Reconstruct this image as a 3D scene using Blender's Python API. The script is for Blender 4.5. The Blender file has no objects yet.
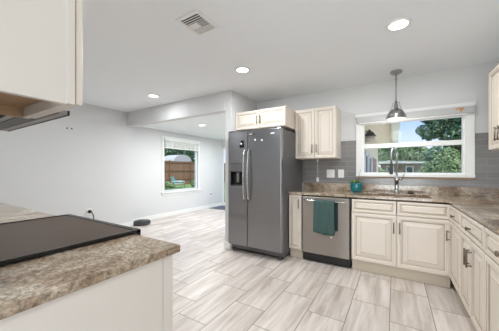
import bpy, bmesh, math, random
from mathutils import Vector, Matrix
random.seed(7)
SC = bpy.context.scene
COL = SC.collection
PI = math.pi

# ------------------------------------------------------------------ camera
cam_d = bpy.data.cameras.new('camera')
cam_d.sensor_width = 36.0
cam_d.lens = 237.0 / 499.0 * 36.0
cam_d.shift_y = 4.5 / 499.0
cam_d.clip_start = 0.02
cam_d.clip_end = 500
CAM = bpy.data.objects.new('camera', cam_d)
CAM.location = (0, 0, 1.22)
CAM.rotation_euler = (PI / 2, 0, math.radians(31.5))
COL.objects.link(CAM)
SC.camera = CAM

# ------------------------------------------------------------------ view
SC.view_settings.view_transform = 'Standard'
SC.view_settings.look = 'None'
SC.view_settings.exposure = 0.12
SC.view_settings.gamma = 1.0
SC.view_settings.use_curve_mapping = False

def s2l(v):
    v /= 255.0
    return v / 12.92 if v <= 0.04045 else ((v + 0.055) / 1.055) ** 2.4
def rgb(r, g, b):
    return (s2l(r), s2l(g), s2l(b), 1.0)

# ------------------------------------------------------------------ world: blue sky with soft white cloud
W = bpy.data.worlds.new('sky')
SC.world = W
W.use_nodes = True
nt = W.node_tree
nt.nodes.clear()
out = nt.nodes.new('ShaderNodeOutputWorld')
bg = nt.nodes.new('ShaderNodeBackground')
bg.inputs['Strength'].default_value = 1.25
tc = nt.nodes.new('ShaderNodeTexCoord')
sep = nt.nodes.new('ShaderNodeSeparateXYZ')
ramp = nt.nodes.new('ShaderNodeValToRGB')
ramp.color_ramp.elements[0].position = 0.0
ramp.color_ramp.elements[0].color = rgb(236, 243, 250)
ramp.color_ramp.elements[1].position = 0.24
ramp.color_ramp.elements[1].color = rgb(112, 165, 236)
nz = nt.nodes.new('ShaderNodeTexNoise')
nz.inputs['Scale'].default_value = 3.2
nz.inputs['Detail'].default_value = 5
cr = nt.nodes.new('ShaderNodeValToRGB')
cr.color_ramp.elements[0].position = 0.54
cr.color_ramp.elements[1].position = 0.80
mx = nt.nodes.new('ShaderNodeMix')
mx.data_type = 'RGBA'
mx.inputs[7].default_value = rgb(248, 250, 253)
nt.links.new(tc.outputs['Generated'], sep.inputs[0])
nt.links.new(sep.outputs['Z'], ramp.inputs[0])
nt.links.new(tc.outputs['Generated'], nz.inputs['Vector'])
nt.links.new(nz.outputs[0], cr.inputs[0])
nt.links.new(cr.outputs[0], mx.inputs[0])
nt.links.new(ramp.outputs[0], mx.inputs[6])
nt.links.new(mx.outputs[2], bg.inputs['Color'])
nt.links.new(bg.outputs[0], out.inputs[0])

# ------------------------------------------------------------------ sun and an added fill panel behind the camera
sd = bpy.data.lights.new('sun', 'SUN')
sd.energy = 4.0
sd.angle = math.radians(1.5)
sd.color = (1.0, 0.96, 0.88)
so = bpy.data.objects.new('sun', sd)
so.rotation_euler = Vector((-0.45, 0.42, -1.0)).to_track_quat('-Z', 'Y').to_euler()
so.location = (6, -6, 12)
COL.objects.link(so)

def area(name, loc, direction, sx, sy, power, color=(1, 1, 1)):
    d = bpy.data.lights.new(name, 'AREA')
    d.shape = 'RECTANGLE'
    d.size = sx
    d.size_y = sy
    d.energy = power
    d.color = color
    o = bpy.data.objects.new(name, d)
    o.location = loc
    o.rotation_euler = Vector(direction).to_track_quat('-Z', 'Y').to_euler()
    COL.objects.link(o)
    return o
area('rear_fill', (0.18, -2.93, 1.05), (0.12, 1, 0.38), 1.6, 1.9, 62, (0.93, 0.97, 1.0))  # unseen panel added at the rear to brighten the kitchen
LAMP_W = 15.0

# ------------------------------------------------------------------ materials
def newmat(name):
    m = bpy.data.materials.new(name)
    m.use_nodes = True
    t = m.node_tree
    b = t.nodes['Principled BSDF']
    return m, t, b

def mat(name, col, rough=0.5, metal=0.0, noise=None, bump=None, spec=None, coat=None, emit=None):
    """noise=(scale, amount) varies the colour a little; bump=(scale, strength)"""
    m, t, b = newmat(name)
    b.inputs['Base Color'].default_value = col
    b.inputs['Roughness'].default_value = rough
    b.inputs['Metallic'].default_value = metal
    if spec is not None:
        b.inputs['Specular IOR Level'].default_value = spec
    if coat:
        b.inputs['Coat Weight'].default_value = coat
        b.inputs['Coat Roughness'].default_value = 0.1
    if emit:
        b.inputs['Emission Color'].default_value = emit[0]
        b.inputs['Emission Strength'].default_value = emit[1]
    tcn = t.nodes.new('ShaderNodeTexCoord')
    if noise:
        n = t.nodes.new('ShaderNodeTexNoise')
        n.inputs['Scale'].default_value = noise[0]
        n.inputs['Detail'].default_value = 4
        t.links.new(tcn.outputs['Object'], n.inputs['Vector'])
        mixn = t.nodes.new('ShaderNodeMix')
        mixn.data_type = 'RGBA'
        k = noise[1]
        mixn.inputs[6].default_value = (col[0] * (1 - k), col[1] * (1 - k), col[2] * (1 - k), 1)
        mixn.inputs[7].default_value = (min(1, col[0] * (1 + k)), min(1, col[1] * (1 + k)), min(1, col[2] * (1 + k)), 1)
        t.links.new(n.outputs[0], mixn.inputs[0])
        t.links.new(mixn.outputs[2], b.inputs['Base Color'])
    if bump:
        n2 = t.nodes.new('ShaderNodeTexNoise')
        n2.inputs['Scale'].default_value = bump[0]
        n2.inputs['Detail'].default_value = 3
        t.links.new(tcn.outputs['Object'], n2.inputs['Vector'])
        bp = t.nodes.new('ShaderNodeBump')
        bp.inputs['Strength'].default_value = bump[1]
        bp.inputs['Distance'].default_value = 0.004
        t.links.new(n2.outputs[0], bp.inputs['Height'])
        t.links.new(bp.outputs[0], b.inputs['Normal'])
    return m

def brushed(name, col, rough, axis, metal=1.0, aniso=0.0):
    """stainless steel with fine brushing stretched along one axis"""
    m, t, b = newmat(name)
    b.inputs['Metallic'].default_value = metal
    b.inputs['Roughness'].default_value = rough
    if aniso:
        b.inputs['Anisotropic'].default_value = aniso
        b.inputs['Anisotropic Rotation'].default_value = 0.25
        tg = t.nodes.new('ShaderNodeTangent')
        tg.direction_type = 'RADIAL'
        tg.axis = 'Z'
        t.links.new(tg.outputs[0], b.inputs['Tangent'])
    tcn = t.nodes.new('ShaderNodeTexCoord')
    mp = t.nodes.new('ShaderNodeMapping')
    sc = [260.0, 260.0, 260.0]
    sc[axis] = 3.0
    mp.inputs['Scale'].default_value = sc
    n = t.nodes.new('ShaderNodeTexNoise')
    n.inputs['Scale'].default_value = 1.0
    n.inputs['Detail'].default_value = 3
    t.links.new(tcn.outputs['Object'], mp.inputs[0])
    t.links.new(mp.outputs[0], n.inputs['Vector'])
    mixn = t.nodes.new('ShaderNodeMix')
    mixn.data_type = 'RGBA'
    mixn.inputs[6].default_value = tuple(c * 0.9 for c in col[:3]) + (1,)
    mixn.inputs[7].default_value = tuple(min(1, c * 1.1) for c in col[:3]) + (1,)
    t.links.new(n.outputs[0], mixn.inputs[0])
    t.links.new(mixn.outputs[2], b.inputs['Base Color'])
    return m

def glass_mat(name, tint=(1, 1, 1, 1), refl=0.06):
    m = bpy.data.materials.new(name)
    m.use_nodes = True
    t = m.node_tree
    t.nodes.clear()
    o = t.nodes.new('ShaderNodeOutputMaterial')
    tr = t.nodes.new('ShaderNodeBsdfTransparent')
    tr.inputs[0].default_value = tint
    gl = t.nodes.new('ShaderNodeBsdfGlossy')
    gl.inputs['Roughness'].default_value = 0.02
    mxs = t.nodes.new('ShaderNodeMixShader')
    lw = t.nodes.new('ShaderNodeLayerWeight')
    lw.inputs[0].default_value = 0.12
    mu = t.nodes.new('ShaderNodeMath')
    mu.operation = 'MULTIPLY_ADD'
    mu.inputs[1].default_value = 0.1
    mu.inputs[2].default_value = refl * 0.12
    t.links.new(lw.outputs['Fresnel'], mu.inputs[0])
    t.links.new(mu.outputs[0], mxs.inputs[0])
    t.links.new(tr.outputs[0], mxs.inputs[1])
    t.links.new(gl.outputs[0], mxs.inputs[2])
    t.links.new(mxs.outputs[0], o.inputs[0])
    return m

def math_node(t, op, a, b=None, c=None):
    n = t.nodes.new('ShaderNodeMath')
    n.operation = op
    for i, v in enumerate((a, b, c)):
        if v is None:
            continue
        if isinstance(v, (int, float)):
            n.inputs[i].default_value = v
        else:
            t.links.new(v, n.inputs[i])
    return n.outputs[0]

def tile_floor():
    """12 x 24 in wood-look porcelain planks, third-offset, long side along Y"""
    m, t, b = newmat('floor_tile')
    tcn = t.nodes.new('ShaderNodeTexCoord')
    sp = t.nodes.new('ShaderNodeSeparateXYZ')
    t.links.new(tcn.outputs['Object'], sp.inputs[0])
    TW, TL = 0.3066, 0.61
    xs = math_node(t, 'DIVIDE', math_node(t, 'ADD', sp.outputs['X'], 0.036 + TW * 40), TW)
    col = math_node(t, 'FLOOR', xs)
    fx = math_node(t, 'FRACT', xs)
    # joint Y of column 40 (X -0.036..0.271) is 2.22; every column to +X shifts by -0.2033
    ys = math_node(t, 'DIVIDE', math_node(t, 'ADD', sp.outputs['Y'], TL * 40 - 2.22), TL)
    ys = math_node(t, 'ADD', ys, math_node(t, 'MULTIPLY', math_node(t, 'SUBTRACT', col, 40.0), 1.0 / 3.0))
    row = math_node(t, 'FLOOR', ys)
    fy = math_node(t, 'FRACT', ys)
    gx, gy = 0.0034 / TW, 0.0034 / TL
    ex = math_node(t, 'MINIMUM', fx, math_node(t, 'SUBTRACT', 1.0, fx))
    ey = math_node(t, 'MINIMUM', fy, math_node(t, 'SUBTRACT', 1.0, fy))
    grout = math_node(t, 'MAXIMUM', math_node(t, 'LESS_THAN', ex, gx), math_node(t, 'LESS_THAN', ey, gy))
    wn = t.nodes.new('ShaderNodeTexWhiteNoise')
    wn.noise_dimensions = '2D'
    cmb = t.nodes.new('ShaderNodeCombineXYZ')
    t.links.new(col, cmb.inputs[0])
    t.links.new(row, cmb.inputs[1])
    t.links.new(cmb.outputs[0], wn.inputs['Vector'])
    # streaks
    cmb2 = t.nodes.new('ShaderNodeCombineXYZ')
    t.links.new(math_node(t, 'MULTIPLY', sp.outputs['X'], 14.0), cmb2.inputs[0])
    t.links.new(math_node(t, 'MULTIPLY', sp.outputs['Y'], 1.3), cmb2.inputs[1])
    t.links.new(math_node(t, 'MULTIPLY', wn.outputs['Value'], 60.0), cmb2.inputs[2])
    n = t.nodes.new('ShaderNodeTexNoise')
    n.inputs['Scale'].default_value = 1.0
    n.inputs['Detail'].default_value = 6
    n.inputs['Roughness'].default_value = 0.62
    n.inputs['Distortion'].default_value = 0.5
    t.links.new(cmb2.outputs[0], n.inputs['Vector'])
    cr = t.nodes.new('ShaderNodeValToRGB')
    e = cr.color_ramp.elements
    e[0].position = 0.28
    e[0].color = rgb(162, 149, 140)
    e[1].position = 0.70
    e[1].color = rgb(222, 214, 208)
    k = e.new(0.44)
    k.color = rgb(194, 182, 173)
    k = e.new(0.55)
    k.color = rgb(208, 198, 190)
    t.links.new(n.outputs[0], cr.inputs[0])
    hsv = t.nodes.new('ShaderNodeHueSaturation')
    t.links.new(cr.outputs[0], hsv.inputs['Color'])
    t.links.new(math_node(t, 'MULTIPLY_ADD', wn.outputs['Value'], 0.16, 0.92), hsv.inputs['Value'])
    mixn = t.nodes.new('ShaderNodeMix')
    mixn.data_type = 'RGBA'
    mixn.inputs[7].default_value = rgb(139, 127, 116)
    t.links.new(grout, mixn.inputs[0])
    t.links.new(hsv.outputs[0], mixn.inputs[6])
    t.links.new(mixn.outputs[2], b.inputs['Base Color'])
    b.inputs['Roughness'].default_value = 0.42
    bp = t.nodes.new('ShaderNodeBump')
    bp.inputs['Strength'].default_value = 0.4
    bp.inputs['Distance'].default_value = 0.002
    t.links.new(math_node(t, 'SUBTRACT', 1.0, grout), bp.inputs['Height'])
    t.links.new(bp.outputs[0], b.inputs['Normal'])
    return m

def granite(name, cols, scale=1.0, rough=0.10):
    m, t, b = newmat(name)
    tcn = t.nodes.new('ShaderNodeTexCoord')
    big = t.nodes.new('ShaderNodeTexNoise')
    big.inputs['Scale'].default_value = 5.0 * scale
    big.inputs['Detail'].default_value = 6
    big.inputs['Roughness'].default_value = 0.65
    big.inputs['Distortion'].default_value = 0.8
    t.links.new(tcn.outputs['Object'], big.inputs['Vector'])
    cr = t.nodes.new('ShaderNodeValToRGB')
    e = cr.color_ramp.elements
    e[0].position = 0.30
    e[0].color = cols[0]
    e[1].position = 0.72
    e[1].color = cols[3]
    k = e.new(0.45)
    k.color = cols[1]
    k = e.new(0.58)
    k.color = cols[2]
    t.links.new(big.outputs[0], cr.inputs[0])
    sm = t.nodes.new('ShaderNodeTexNoise')
    sm.inputs['Scale'].default_value = 70.0 * scale
    sm.inputs['Detail'].default_value = 5
    sm.inputs['Roughness'].default_value = 0.7
    t.links.new(tcn.outputs['Object'], sm.inputs['Vector'])
    cr2 = t.nodes.new('ShaderNodeValToRGB')
    e = cr2.color_ramp.elements
    e[0].position = 0.36
    e[0].color = (0.34, 0.31, 0.28, 1)
    e[1].position = 0.62
    e[1].color = (1.28, 1.25, 1.22, 1)
    t.links.new(sm.outputs[0], cr2.inputs[0])
    mixn = t.nodes.new('ShaderNodeMix')
    mixn.data_type = 'RGBA'
    mixn.blend_type = 'MULTIPLY'
    mixn.inputs[0].default_value = 0.95
    t.links.new(cr.outputs[0], mixn.inputs[6])
    t.links.new(cr2.outputs[0], mixn.inputs[7])
    t.links.new(mixn.outputs[2], b.inputs['Base Color'])
    b.inputs['Roughness'].default_value = rough
    b.inputs['Specular IOR Level'].default_value = 0.8
    return m

def brick_mat(name, c1, c2, mortar, bw, bh, msize, rough, axes=('X', 'Z'), offset=0.5):
    m, t, b = newmat(name)
    tcn = t.nodes.new('ShaderNodeTexCoord')
    sp = t.nodes.new('ShaderNodeSeparateXYZ')
    cm = t.nodes.new('ShaderNodeCombineXYZ')
    t.links.new(tcn.outputs['Object'], sp.inputs[0])
    t.links.new(sp.outputs[axes[0]], cm.inputs[0])
    t.links.new(sp.outputs[axes[1]], cm.inputs[1])
    br = t.nodes.new('ShaderNodeTexBrick')
    br.offset = offset
    br.inputs['Scale'].default_value = 1.0
    br.inputs['Color1'].default_value = c1
    br.inputs['Color2'].default_value = c2
    br.inputs['Mortar'].default_value = mortar
    br.inputs['Mortar Size'].default_value = msize
    br.inputs['Brick Width'].default_value = bw
    br.inputs['Row Height'].default_value = bh
    t.links.new(cm.outputs[0], br.inputs['Vector'])
    t.links.new(br.outputs['Color'], b.inputs['Base Color'])
    b.inputs['Roughness'].default_value = rough
    bp = t.nodes.new('ShaderNodeBump')
    bp.invert = True
    bp.inputs['Strength'].default_value = 0.5
    bp.inputs['Distance'].default_value = 0.002
    t.links.new(br.outputs['Fac'], bp.inputs['Height'])
    t.links.new(bp.outputs[0], b.inputs['Normal'])
    return m

def leaf_mat(name, c1, c2):
    m, t, b = newmat(name)
    tcn = t.nodes.new('ShaderNodeTexCoord')
    n = t.nodes.new('ShaderNodeTexNoise')
    n.inputs['Scale'].default_value = 1.6
    n.inputs['Detail'].default_value = 5
    t.links.new(tcn.outputs['Object'], n.inputs['Vector'])
    cr = t.nodes.new('ShaderNodeValToRGB')
    cr.color_ramp.elements[0].position = 0.35
    cr.color_ramp.elements[0].color = c1
    cr.color_ramp.elements[1].position = 0.65
    cr.color_ramp.elements[1].color = c2
    t.links.new(n.outputs[0], cr.inputs[0])
    t.links.new(cr.outputs[0], b.inputs['Base Color'])
    b.inputs['Roughness'].default_value = 0.55
    return m

M = {}
M['wall'] = mat('wall_paint', rgb(215, 215, 215), 0.75, bump=(160, 0.12))
M['ceiling'] = mat('ceiling_paint', rgb(240, 243, 246), 0.85, bump=(70, 0.35))
M['white'] = mat('white_trim', rgb(238, 238, 236), 0.4)
M['vinyl'] = mat('white_vinyl', rgb(240, 240, 238), 0.35)
M['cab'] = mat('cream_cabinet', rgb(222, 212, 200), 0.42, noise=(3, 0.02))
M['glaze'] = mat('cabinet_glaze', rgb(190, 175, 158), 0.5)
M['cabside'] = mat('cabinet_side', rgb(214, 207, 199), 0.42)
M['toe'] = mat('toe_kick_board', rgb(204, 192, 174), 0.5, noise=(4, 0.05))
M['birch'] = mat('raw_birch_plywood', rgb(176, 146, 114), 0.6, noise=(9, 0.10))
M['nickel'] = brushed('brushed_nickel', rgb(164, 163, 163), 0.34, 2)
M['pull'] = brushed('aged_nickel', rgb(128, 118, 106), 0.38, 2)
M['chrome'] = mat('chrome', rgb(200, 200, 200), 0.16, 1.0)
M['steel_dark'] = brushed('fridge_steel', rgb(146, 147, 151), 0.28, 0, aniso=0.7)
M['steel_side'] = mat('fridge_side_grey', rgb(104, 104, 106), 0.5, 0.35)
M['steel'] = brushed('dishwasher_steel', rgb(166, 160, 154), 0.36, 0, aniso=0.75)
M['hoodsteel'] = mat('hood_steel', rgb(150, 146, 144), 0.4, 0.8)
M['black'] = mat('black_plastic', rgb(22, 22, 23), 0.4)
M['blackgloss'] = mat('black_gloss', rgb(14, 13, 13), 0.16)
M['cooktop'] = mat('cooktop_glass', rgb(76, 63, 54), 0.5, noise=(40, 0.2), spec=0.15)  # reflected brown of the cabinet underside is put into the colour
M['ring'] = mat('burner_print', rgb(88, 75, 66), 0.5, spec=0.15)
M['darkgrey'] = mat('dark_grey_plastic', rgb(66, 66, 68), 0.45)
M['floor'] = tile_floor()
GC = [rgb(102, 82, 65), rgb(154, 134, 112), rgb(186, 174, 157), rgb(210, 206, 196)]
M['granite'] = granite('granite', GC)
M['tile'] = brick_mat('grey_glass_tile', rgb(132, 130, 129), rgb(140, 138, 137), rgb(156, 154, 153), 0.30, 0.075, 0.003, 0.16)
M['glass'] = glass_mat('window_glass')
M['lampon'] = mat('lamp_lens', rgb(255, 252, 245), 0.4, emit=((1.0, 0.98, 0.95, 1), 6.0))
M['pendlens'] = mat('pendant_lens', rgb(250, 248, 242), 0.4, emit=((1.0, 0.96, 0.9, 1), 0.8))
M['teal'] = mat('teal_glaze', rgb(18, 112, 118), 0.22, coat=0.4)
M['soil'] = mat('soil', rgb(70, 52, 40), 0.9, noise=(60, 0.3))
M['leaf'] = leaf_mat('houseplant_leaf', rgb(74, 118, 62), rgb(146, 178, 104))
M['stem'] = mat('stem', rgb(110, 90, 70), 0.7)
M['towel'] = mat('green_towel', rgb(62, 86, 82), 0.95, noise=(30, 0.18), bump=(500, 0.4))
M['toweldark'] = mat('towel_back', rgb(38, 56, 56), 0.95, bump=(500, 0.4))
M['plate'] = mat('outlet_plate', rgb(240, 240, 236), 0.35)
M['sink'] = mat('sink_composite', rgb(146, 118, 92), 0.4, noise=(30, 0.1))
M['brown'] = mat('dark_bronze', rgb(60, 44, 36), 0.35, 0.3)
M['blind'] = mat('blind_grey', rgb(186, 186, 186), 0.6)
M['blindwhite'] = mat('blind_white', rgb(236, 236, 233), 0.5)
M['orange'] = mat('orange_clip', rgb(206, 142, 84), 0.5)
M['rug'] = mat('dark_rug', rgb(92, 95, 106), 0.95, noise=(40, 0.15))
M['badge'] = mat('pale_badge', rgb(232, 232, 232), 0.3)
# outside
M['lawn'] = leaf_mat('lawn_grass', rgb(98, 128, 66), rgb(150, 176, 104))
M['stucco'] = mat('beige_stucco', rgb(222, 212, 192), 0.8, bump=(60, 0.3))
M['soffit'] = mat('beige_soffit', rgb(226, 216, 196), 0.8)
M['fascia'] = mat('pale_green_fascia', rgb(206, 212, 196), 0.7)
M['fence'] = brick_mat('fence_boards', rgb(142, 106, 80), rgb(160, 122, 94), rgb(84, 60, 46), 0.15, 40.0, 0.012, 0.8, ('Y', 'Z'), 0.0)
M['fencex'] = brick_mat('fence_boards_side', rgb(142, 106, 80), rgb(160, 122, 94), rgb(84, 60, 46), 0.15, 40.0, 0.012, 0.8, ('X', 'Z'), 0.0)
M['wood'] = mat('fence_rail', rgb(128, 94, 70), 0.8)
M['leafdark'] = leaf_mat('dark_leaves', rgb(64, 94, 66), rgb(116, 146, 104))
M['leafmid'] = leaf_mat('mid_leaves', rgb(84, 116, 70), rgb(134, 158, 100))
M['leaflight'] = leaf_mat('light_leaves', rgb(98, 124, 74), rgb(158, 174, 120))
M['bark'] = mat('bark', rgb(92, 74, 60), 0.9, noise=(8, 0.3))
M['rooflt'] = mat('pale_roof', rgb(196, 194, 188), 0.7)
M['housebr'] = mat('brown_house_wall', rgb(118, 96, 82), 0.8, noise=(2, 0.2))
M['chair'] = mat('teal_metal_chair', rgb(112, 152, 140), 0.4)
M['chairseat'] = mat('pale_chair_seat', rgb(190, 208, 200), 0.5)
M['shade'] = mat('dark_window', rgb(60, 66, 68), 0.2)

# ------------------------------------------------------------------ mesh helpers
class MB:
    def __init__(self):
        self.bm = bmesh.new()
        self.mi = 0
    def face(self, pts):
        vs = [self.bm.verts.new(p) for p in pts]
        f = self.bm.faces.new(vs)
        f.material_index = self.mi
        return f
    def box(self, x0, y0, z0, x1, y1, z1, bev=0.0, seg=2):
        x0, x1 = min(x0, x1), max(x0, x1)
        y0, y1 = min(y0, y1), max(y0, y1)
        z0, z1 = min(z0, z1), max(z0, z1)
        v = [self.bm.verts.new(p) for p in ((x0, y0, z0), (x1, y0, z0), (x1, y1, z0), (x0, y1, z0),
                                            (x0, y0, z1), (x1, y0, z1), (x1, y1, z1), (x0, y1, z1))]
        fs = [self.bm.faces.new([v[i] for i in q]) for q in
              ((0, 3, 2, 1), (4, 5, 6, 7), (0, 1, 5, 4), (1, 2, 6, 5), (2, 3, 7, 6), (3, 0, 4, 7))]
        for f in fs:
            f.material_index = self.mi
        if bev > 0:
            es = list({e for f in fs for e in f.edges})
            r = bmesh.ops.bevel(self.bm, geom=es, offset=bev, segments=seg, profile=0.5, affect='EDGES')
            for f in r['faces']:
                f.material_index = self.mi
        return self
    def prism(self, poly, a, b, mapf):
        """poly of (u,v) extruded from a to b; mapf(u,v,n) -> point"""
        lo = [self.bm.verts.new(mapf(u, v, a)) for u, v in poly]
        hi = [self.bm.verts.new(mapf(u, v, b)) for u, v in poly]
        n = len(poly)
        fs = [self.bm.faces.new(lo[::-1]), self.bm.faces.new(hi)]
        for i in range(n):
            fs.append(self.bm.faces.new((lo[i], lo[(i + 1) % n], hi[(i + 1) % n], hi[i])))
        for f in fs:
            f.material_index = self.mi
        return self
    def tube(self, path, r, seg=10, cap=True):
        path = [Vector(p) for p in path]
        rr = r if isinstance(r, (list, tuple)) else [r] * len(path)
        rings = []
        up = None
        for i, p in enumerate(path):
            t = (path[min(i + 1, len(path) - 1)] - path[max(i - 1, 0)]).normalized()
            if up is None:
                up = Vector((0, 0, 1)) if abs(t.z) < 0.9 else Vector((1, 0, 0))
            s = t.cross(up).normalized()
            up = s.cross(t).normalized()
            rings.append([self.bm.verts.new(p + s * math.cos(2 * PI * k / seg) * rr[i] + up * math.sin(2 * PI * k / seg) * rr[i]) for k in range(seg)])
        for i in range(len(rings) - 1):
            for k in range(seg):
                f = self.bm.faces.new((rings[i][k], rings[i][(k + 1) % seg], rings[i + 1][(k + 1) % seg], rings[i + 1][k]))
                f.material_index = self.mi
                f.smooth = True
        if cap:
            for q in (rings[0], rings[-1][::-1]):
                f = self.bm.faces.new(q)
                f.material_index = self.mi
        return self
    def lathe(self, prof, c=(0, 0, 0), seg=24, smooth=True, axis=(0, 0, 1), close=True):
        """prof: list of (r, h) along axis"""
        q = Vector((0, 0, 1)).rotation_difference(Vector(axis))
        c = Vector(c)
        rings = []
        for r, h in prof:
            rings.append([self.bm.verts.new(c + q @ Vector((r * math.cos(2 * PI * k / seg), r * math.sin(2 * PI * k / seg), h))) for k in range(seg)])
        for i in range(len(rings) - 1):
            for k in range(seg):
                f = self.bm.faces.new((rings[i][k], rings[i][(k + 1) % seg], rings[i + 1][(k + 1) % seg], rings[i + 1][k]))
                f.material_index = self.mi
                f.smooth = smooth
        if close:
            for q2 in (rings[0][::-1], rings[-1]):
                f = self.bm.faces.new(q2)
                f.material_index = self.mi
        return self
    def rings(self, o, U, V, N, w, h, prof):
        """nested rectangles (inset, height, material of the strip that follows) closed with a cap and a back"""
        o, U, V, N = Vector(o), Vector(U), Vector(V), Vector(N)
        rg = []
        for ins, ht, mi in prof:
            rg.append([self.bm.verts.new(o + U * a + V * b + N * ht) for a, b in
                       ((ins, ins), (w - ins, ins), (w - ins, h - ins), (ins, h - ins))])
        for i in range(len(rg) - 1):
            for k in range(4):
                f = self.bm.faces.new((rg[i][k], rg[i][(k + 1) % 4], rg[i + 1][(k + 1) % 4], rg[i + 1][k]))
                f.material_index = prof[i][2]
        f = self.bm.faces.new(rg[-1])
        f.material_index = prof[-1][2]
        f = self.bm.faces.new(rg[0][::-1])
        f.material_index = prof[0][2]
        return self
    def slab(self, us, vs, keep, n0, n1, mapf, bev=0.0):
        """cells of a grid extruded from n0 to n1: walls with holes, worktops with cut-outs"""
        lo, hi = {}, {}
        def V(d, i, j, n):
            if (i, j) not in d:
                d[(i, j)] = self.bm.verts.new(mapf(us[i], vs[j], n))
            return d[(i, j)]
        K = {(i, j) for i in range(len(us) - 1) for j in range(len(vs) - 1)
             if keep((us[i] + us[i + 1]) / 2, (vs[j] + vs[j + 1]) / 2)}
        fs = []
        for i, j in K:
            cs = ((i, j), (i + 1, j), (i + 1, j + 1), (i, j + 1))
            fs.append(self.bm.faces.new([V(hi, a, b, n1) for a, b in cs]))
            fs.append(self.bm.faces.new([V(lo, a, b, n0) for a, b in cs[::-1]]))
            for (di, dj), (a, b) in (((0, -1), (0, 1)), ((1, 0), (1, 2)), ((0, 1), (2, 3)), ((-1, 0), (3, 0))):
                if (i + di, j + dj) not in K:
                    p, q = cs[a], cs[b]
                    fs.append(self.bm.faces.new((V(lo, *p, n0), V(lo, *q, n0), V(hi, *q, n1), V(hi, *p, n1))))
        for f in fs:
            f.material_index = self.mi
        if bev:
            self.bm.normal_update()
            es = [e for e in {e for f in fs for e in f.edges} if len(e.link_faces) == 2 and e.calc_face_angle(0) > 0.5]
            bmesh.ops.bevel(self.bm, geom=es, offset=bev, segments=2, profile=0.5, affect='EDGES')
        return self
    def leaf(self, c, size, n, asp=0.55):
        n = n.normalized()
        a = n.orthogonal().normalized()
        a = Matrix.Rotation(random.uniform(0, 2 * PI), 3, n) @ a
        b = n.cross(a)
        c = Vector(c)
        self.face([c - a * size, c + b * size * asp, c + a * size, c - b * size * asp])

ORIG = {}
def empty(name, loc, label, cat, group=None, kind=None):
    o = bpy.data.objects.new(name, None)
    o.empty_display_size = 0.1
    o.location = loc
    COL.objects.link(o)
    tag(o, label, cat, group, kind)
    ORIG[o] = Vector(loc)
    return o

def tag(o, label=None, cat=None, group=None, kind=None):
    if label: o['label'] = label
    if cat: o['category'] = cat
    if group: o['group'] = group
    if kind: o['kind'] = kind
    return o

def build(name, mb, mats, parent=None, origin=None, label=None, cat=None, group=None, kind=None, recalc=True):
    """mb is in world coordinates; the object gets its own base as origin"""
    bm = mb.bm
    if recalc:
        bmesh.ops.recalc_face_normals(bm, faces=bm.faces[:])
    if parent is not None:
        org = ORIG[parent]
    else:
        if origin is None:
            xs = [v.co for v in bm.verts]
            origin = (sum(c.x for c in xs) / len(xs), sum(c.y for c in xs) / len(xs), min(c.z for c in xs)) if kind is None else (0, 0, 0)
        org = Vector(origin)
    for v in bm.verts:
        v.co -= org
    me = bpy.data.meshes.new(name)
    bm.to_mesh(me)
    bm.free()
    for m in (mats if isinstance(mats, (list, tuple)) else [mats]):
        me.materials.append(m)
    o = bpy.data.objects.new(name, me)
    COL.objects.link(o)
    if parent is not None:
        o.parent = parent
    else:
        o.location = org
    ORIG[o] = org.copy()
    tag(o, label, cat, group, kind)
    return o

KIDS = {}
def copy_thing(root, loc, label, rotz=None):
    """copies a thing with its parts and their sub-parts"""
    kids = {}
    for o in SC.objects:
        if o.parent is not None:
            kids.setdefault(o.parent, []).append(o)
    def rec(o, par):
        c = o.copy()
        COL.objects.link(c)
        if par is not None:
            c.parent = par
        for ch in kids.get(o, []):
            rec(ch, c)
        return c
    r = rec(root, None)
    r.location = loc
    if rotz is not None:
        r.rotation_euler = (0, 0, rotz)
    r['label'] = label
    return r

def wallXZ(y0, y1):
    return (lambda u, v, n: (u, n, v)), y0, y1
def mapXZ(u, v, n): return (u, n, v)
def mapYZ(u, v, n): return (n, u, v)
def mapXY(u, v, n): return (u, v, n)

def sbox(name, m, x0, y0, z0, x1, y1, z1, bev=0.0, parent=None):
    return build(name, MB().box(x0, y0, z0, x1, y1, z1, bev), m, parent, kind=None if parent else 'structure')

# ================================================================== SETTING
CZ, YW, XR, XL, XF, YF = 2.45, 3.75, 1.11, -4.87, -5.10, 6.50
b = MB().box(XF - 0.12, -3.12, -0.10, XR + 0.12, YF + 0.12, 0.0)
build('floor', b, M['floor'], kind='structure')
sbox('ceiling', M['ceiling'], XF - 0.12, -3.12, CZ, XR + 0.12, YW + 0.12, CZ + 0.15)
sbox('ceiling_far', M['ceiling'], XF - 0.12, 3.07, 2.24, -2.26, YF + 0.12, 2.40)
sbox('wall_left', M['wall'], XF - 0.12, -3.0, 0, XL, 3.07, CZ)
sbox('wall_header', M['wall'], XL, 2.95, 2.15, -2.26, 3.07, CZ)
b = MB().box(-2.26, 2.962, 0, -2.14, YW, CZ).box(-2.26, YW, 0, -2.14, YF, CZ)
build('wall_partition', b, M['wall'], kind='structure')
# window wall
WX0, WX1, WZ0, WZ1 = -0.40, 0.72, 1.16, 1.97
b = MB().slab([-2.14, WX0, WX1, XR + 0.12], [0, WZ0, WZ1, CZ], lambda u, v: not (WX0 < u < WX1 and WZ0 < v < WZ1), YW, YW + 0.14, mapXZ)
build('wall_window', b, M['wall'], kind='structure')
sbox('wall_right', M['wall'], XR, -3.0, 0, XR + 0.12, YW, CZ)
sbox('wall_stove', M['wall'], XL, -0.10, 0, -0.74, 0.02, CZ)
sbox('wall_side', M['wall'], -0.86, -3.0, 0, -0.74, -0.10, CZ)
b = MB().slab([-0.86, -0.64, 1.0, XR + 0.12], [0, 0.02, 2.05, CZ], lambda u, v: not (-0.64 < u < 1.0 and 0.02 < v < 2.05), -3.12, -3.0, mapXZ)
build('wall_back', b, M['wall'], kind='structure')
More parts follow.
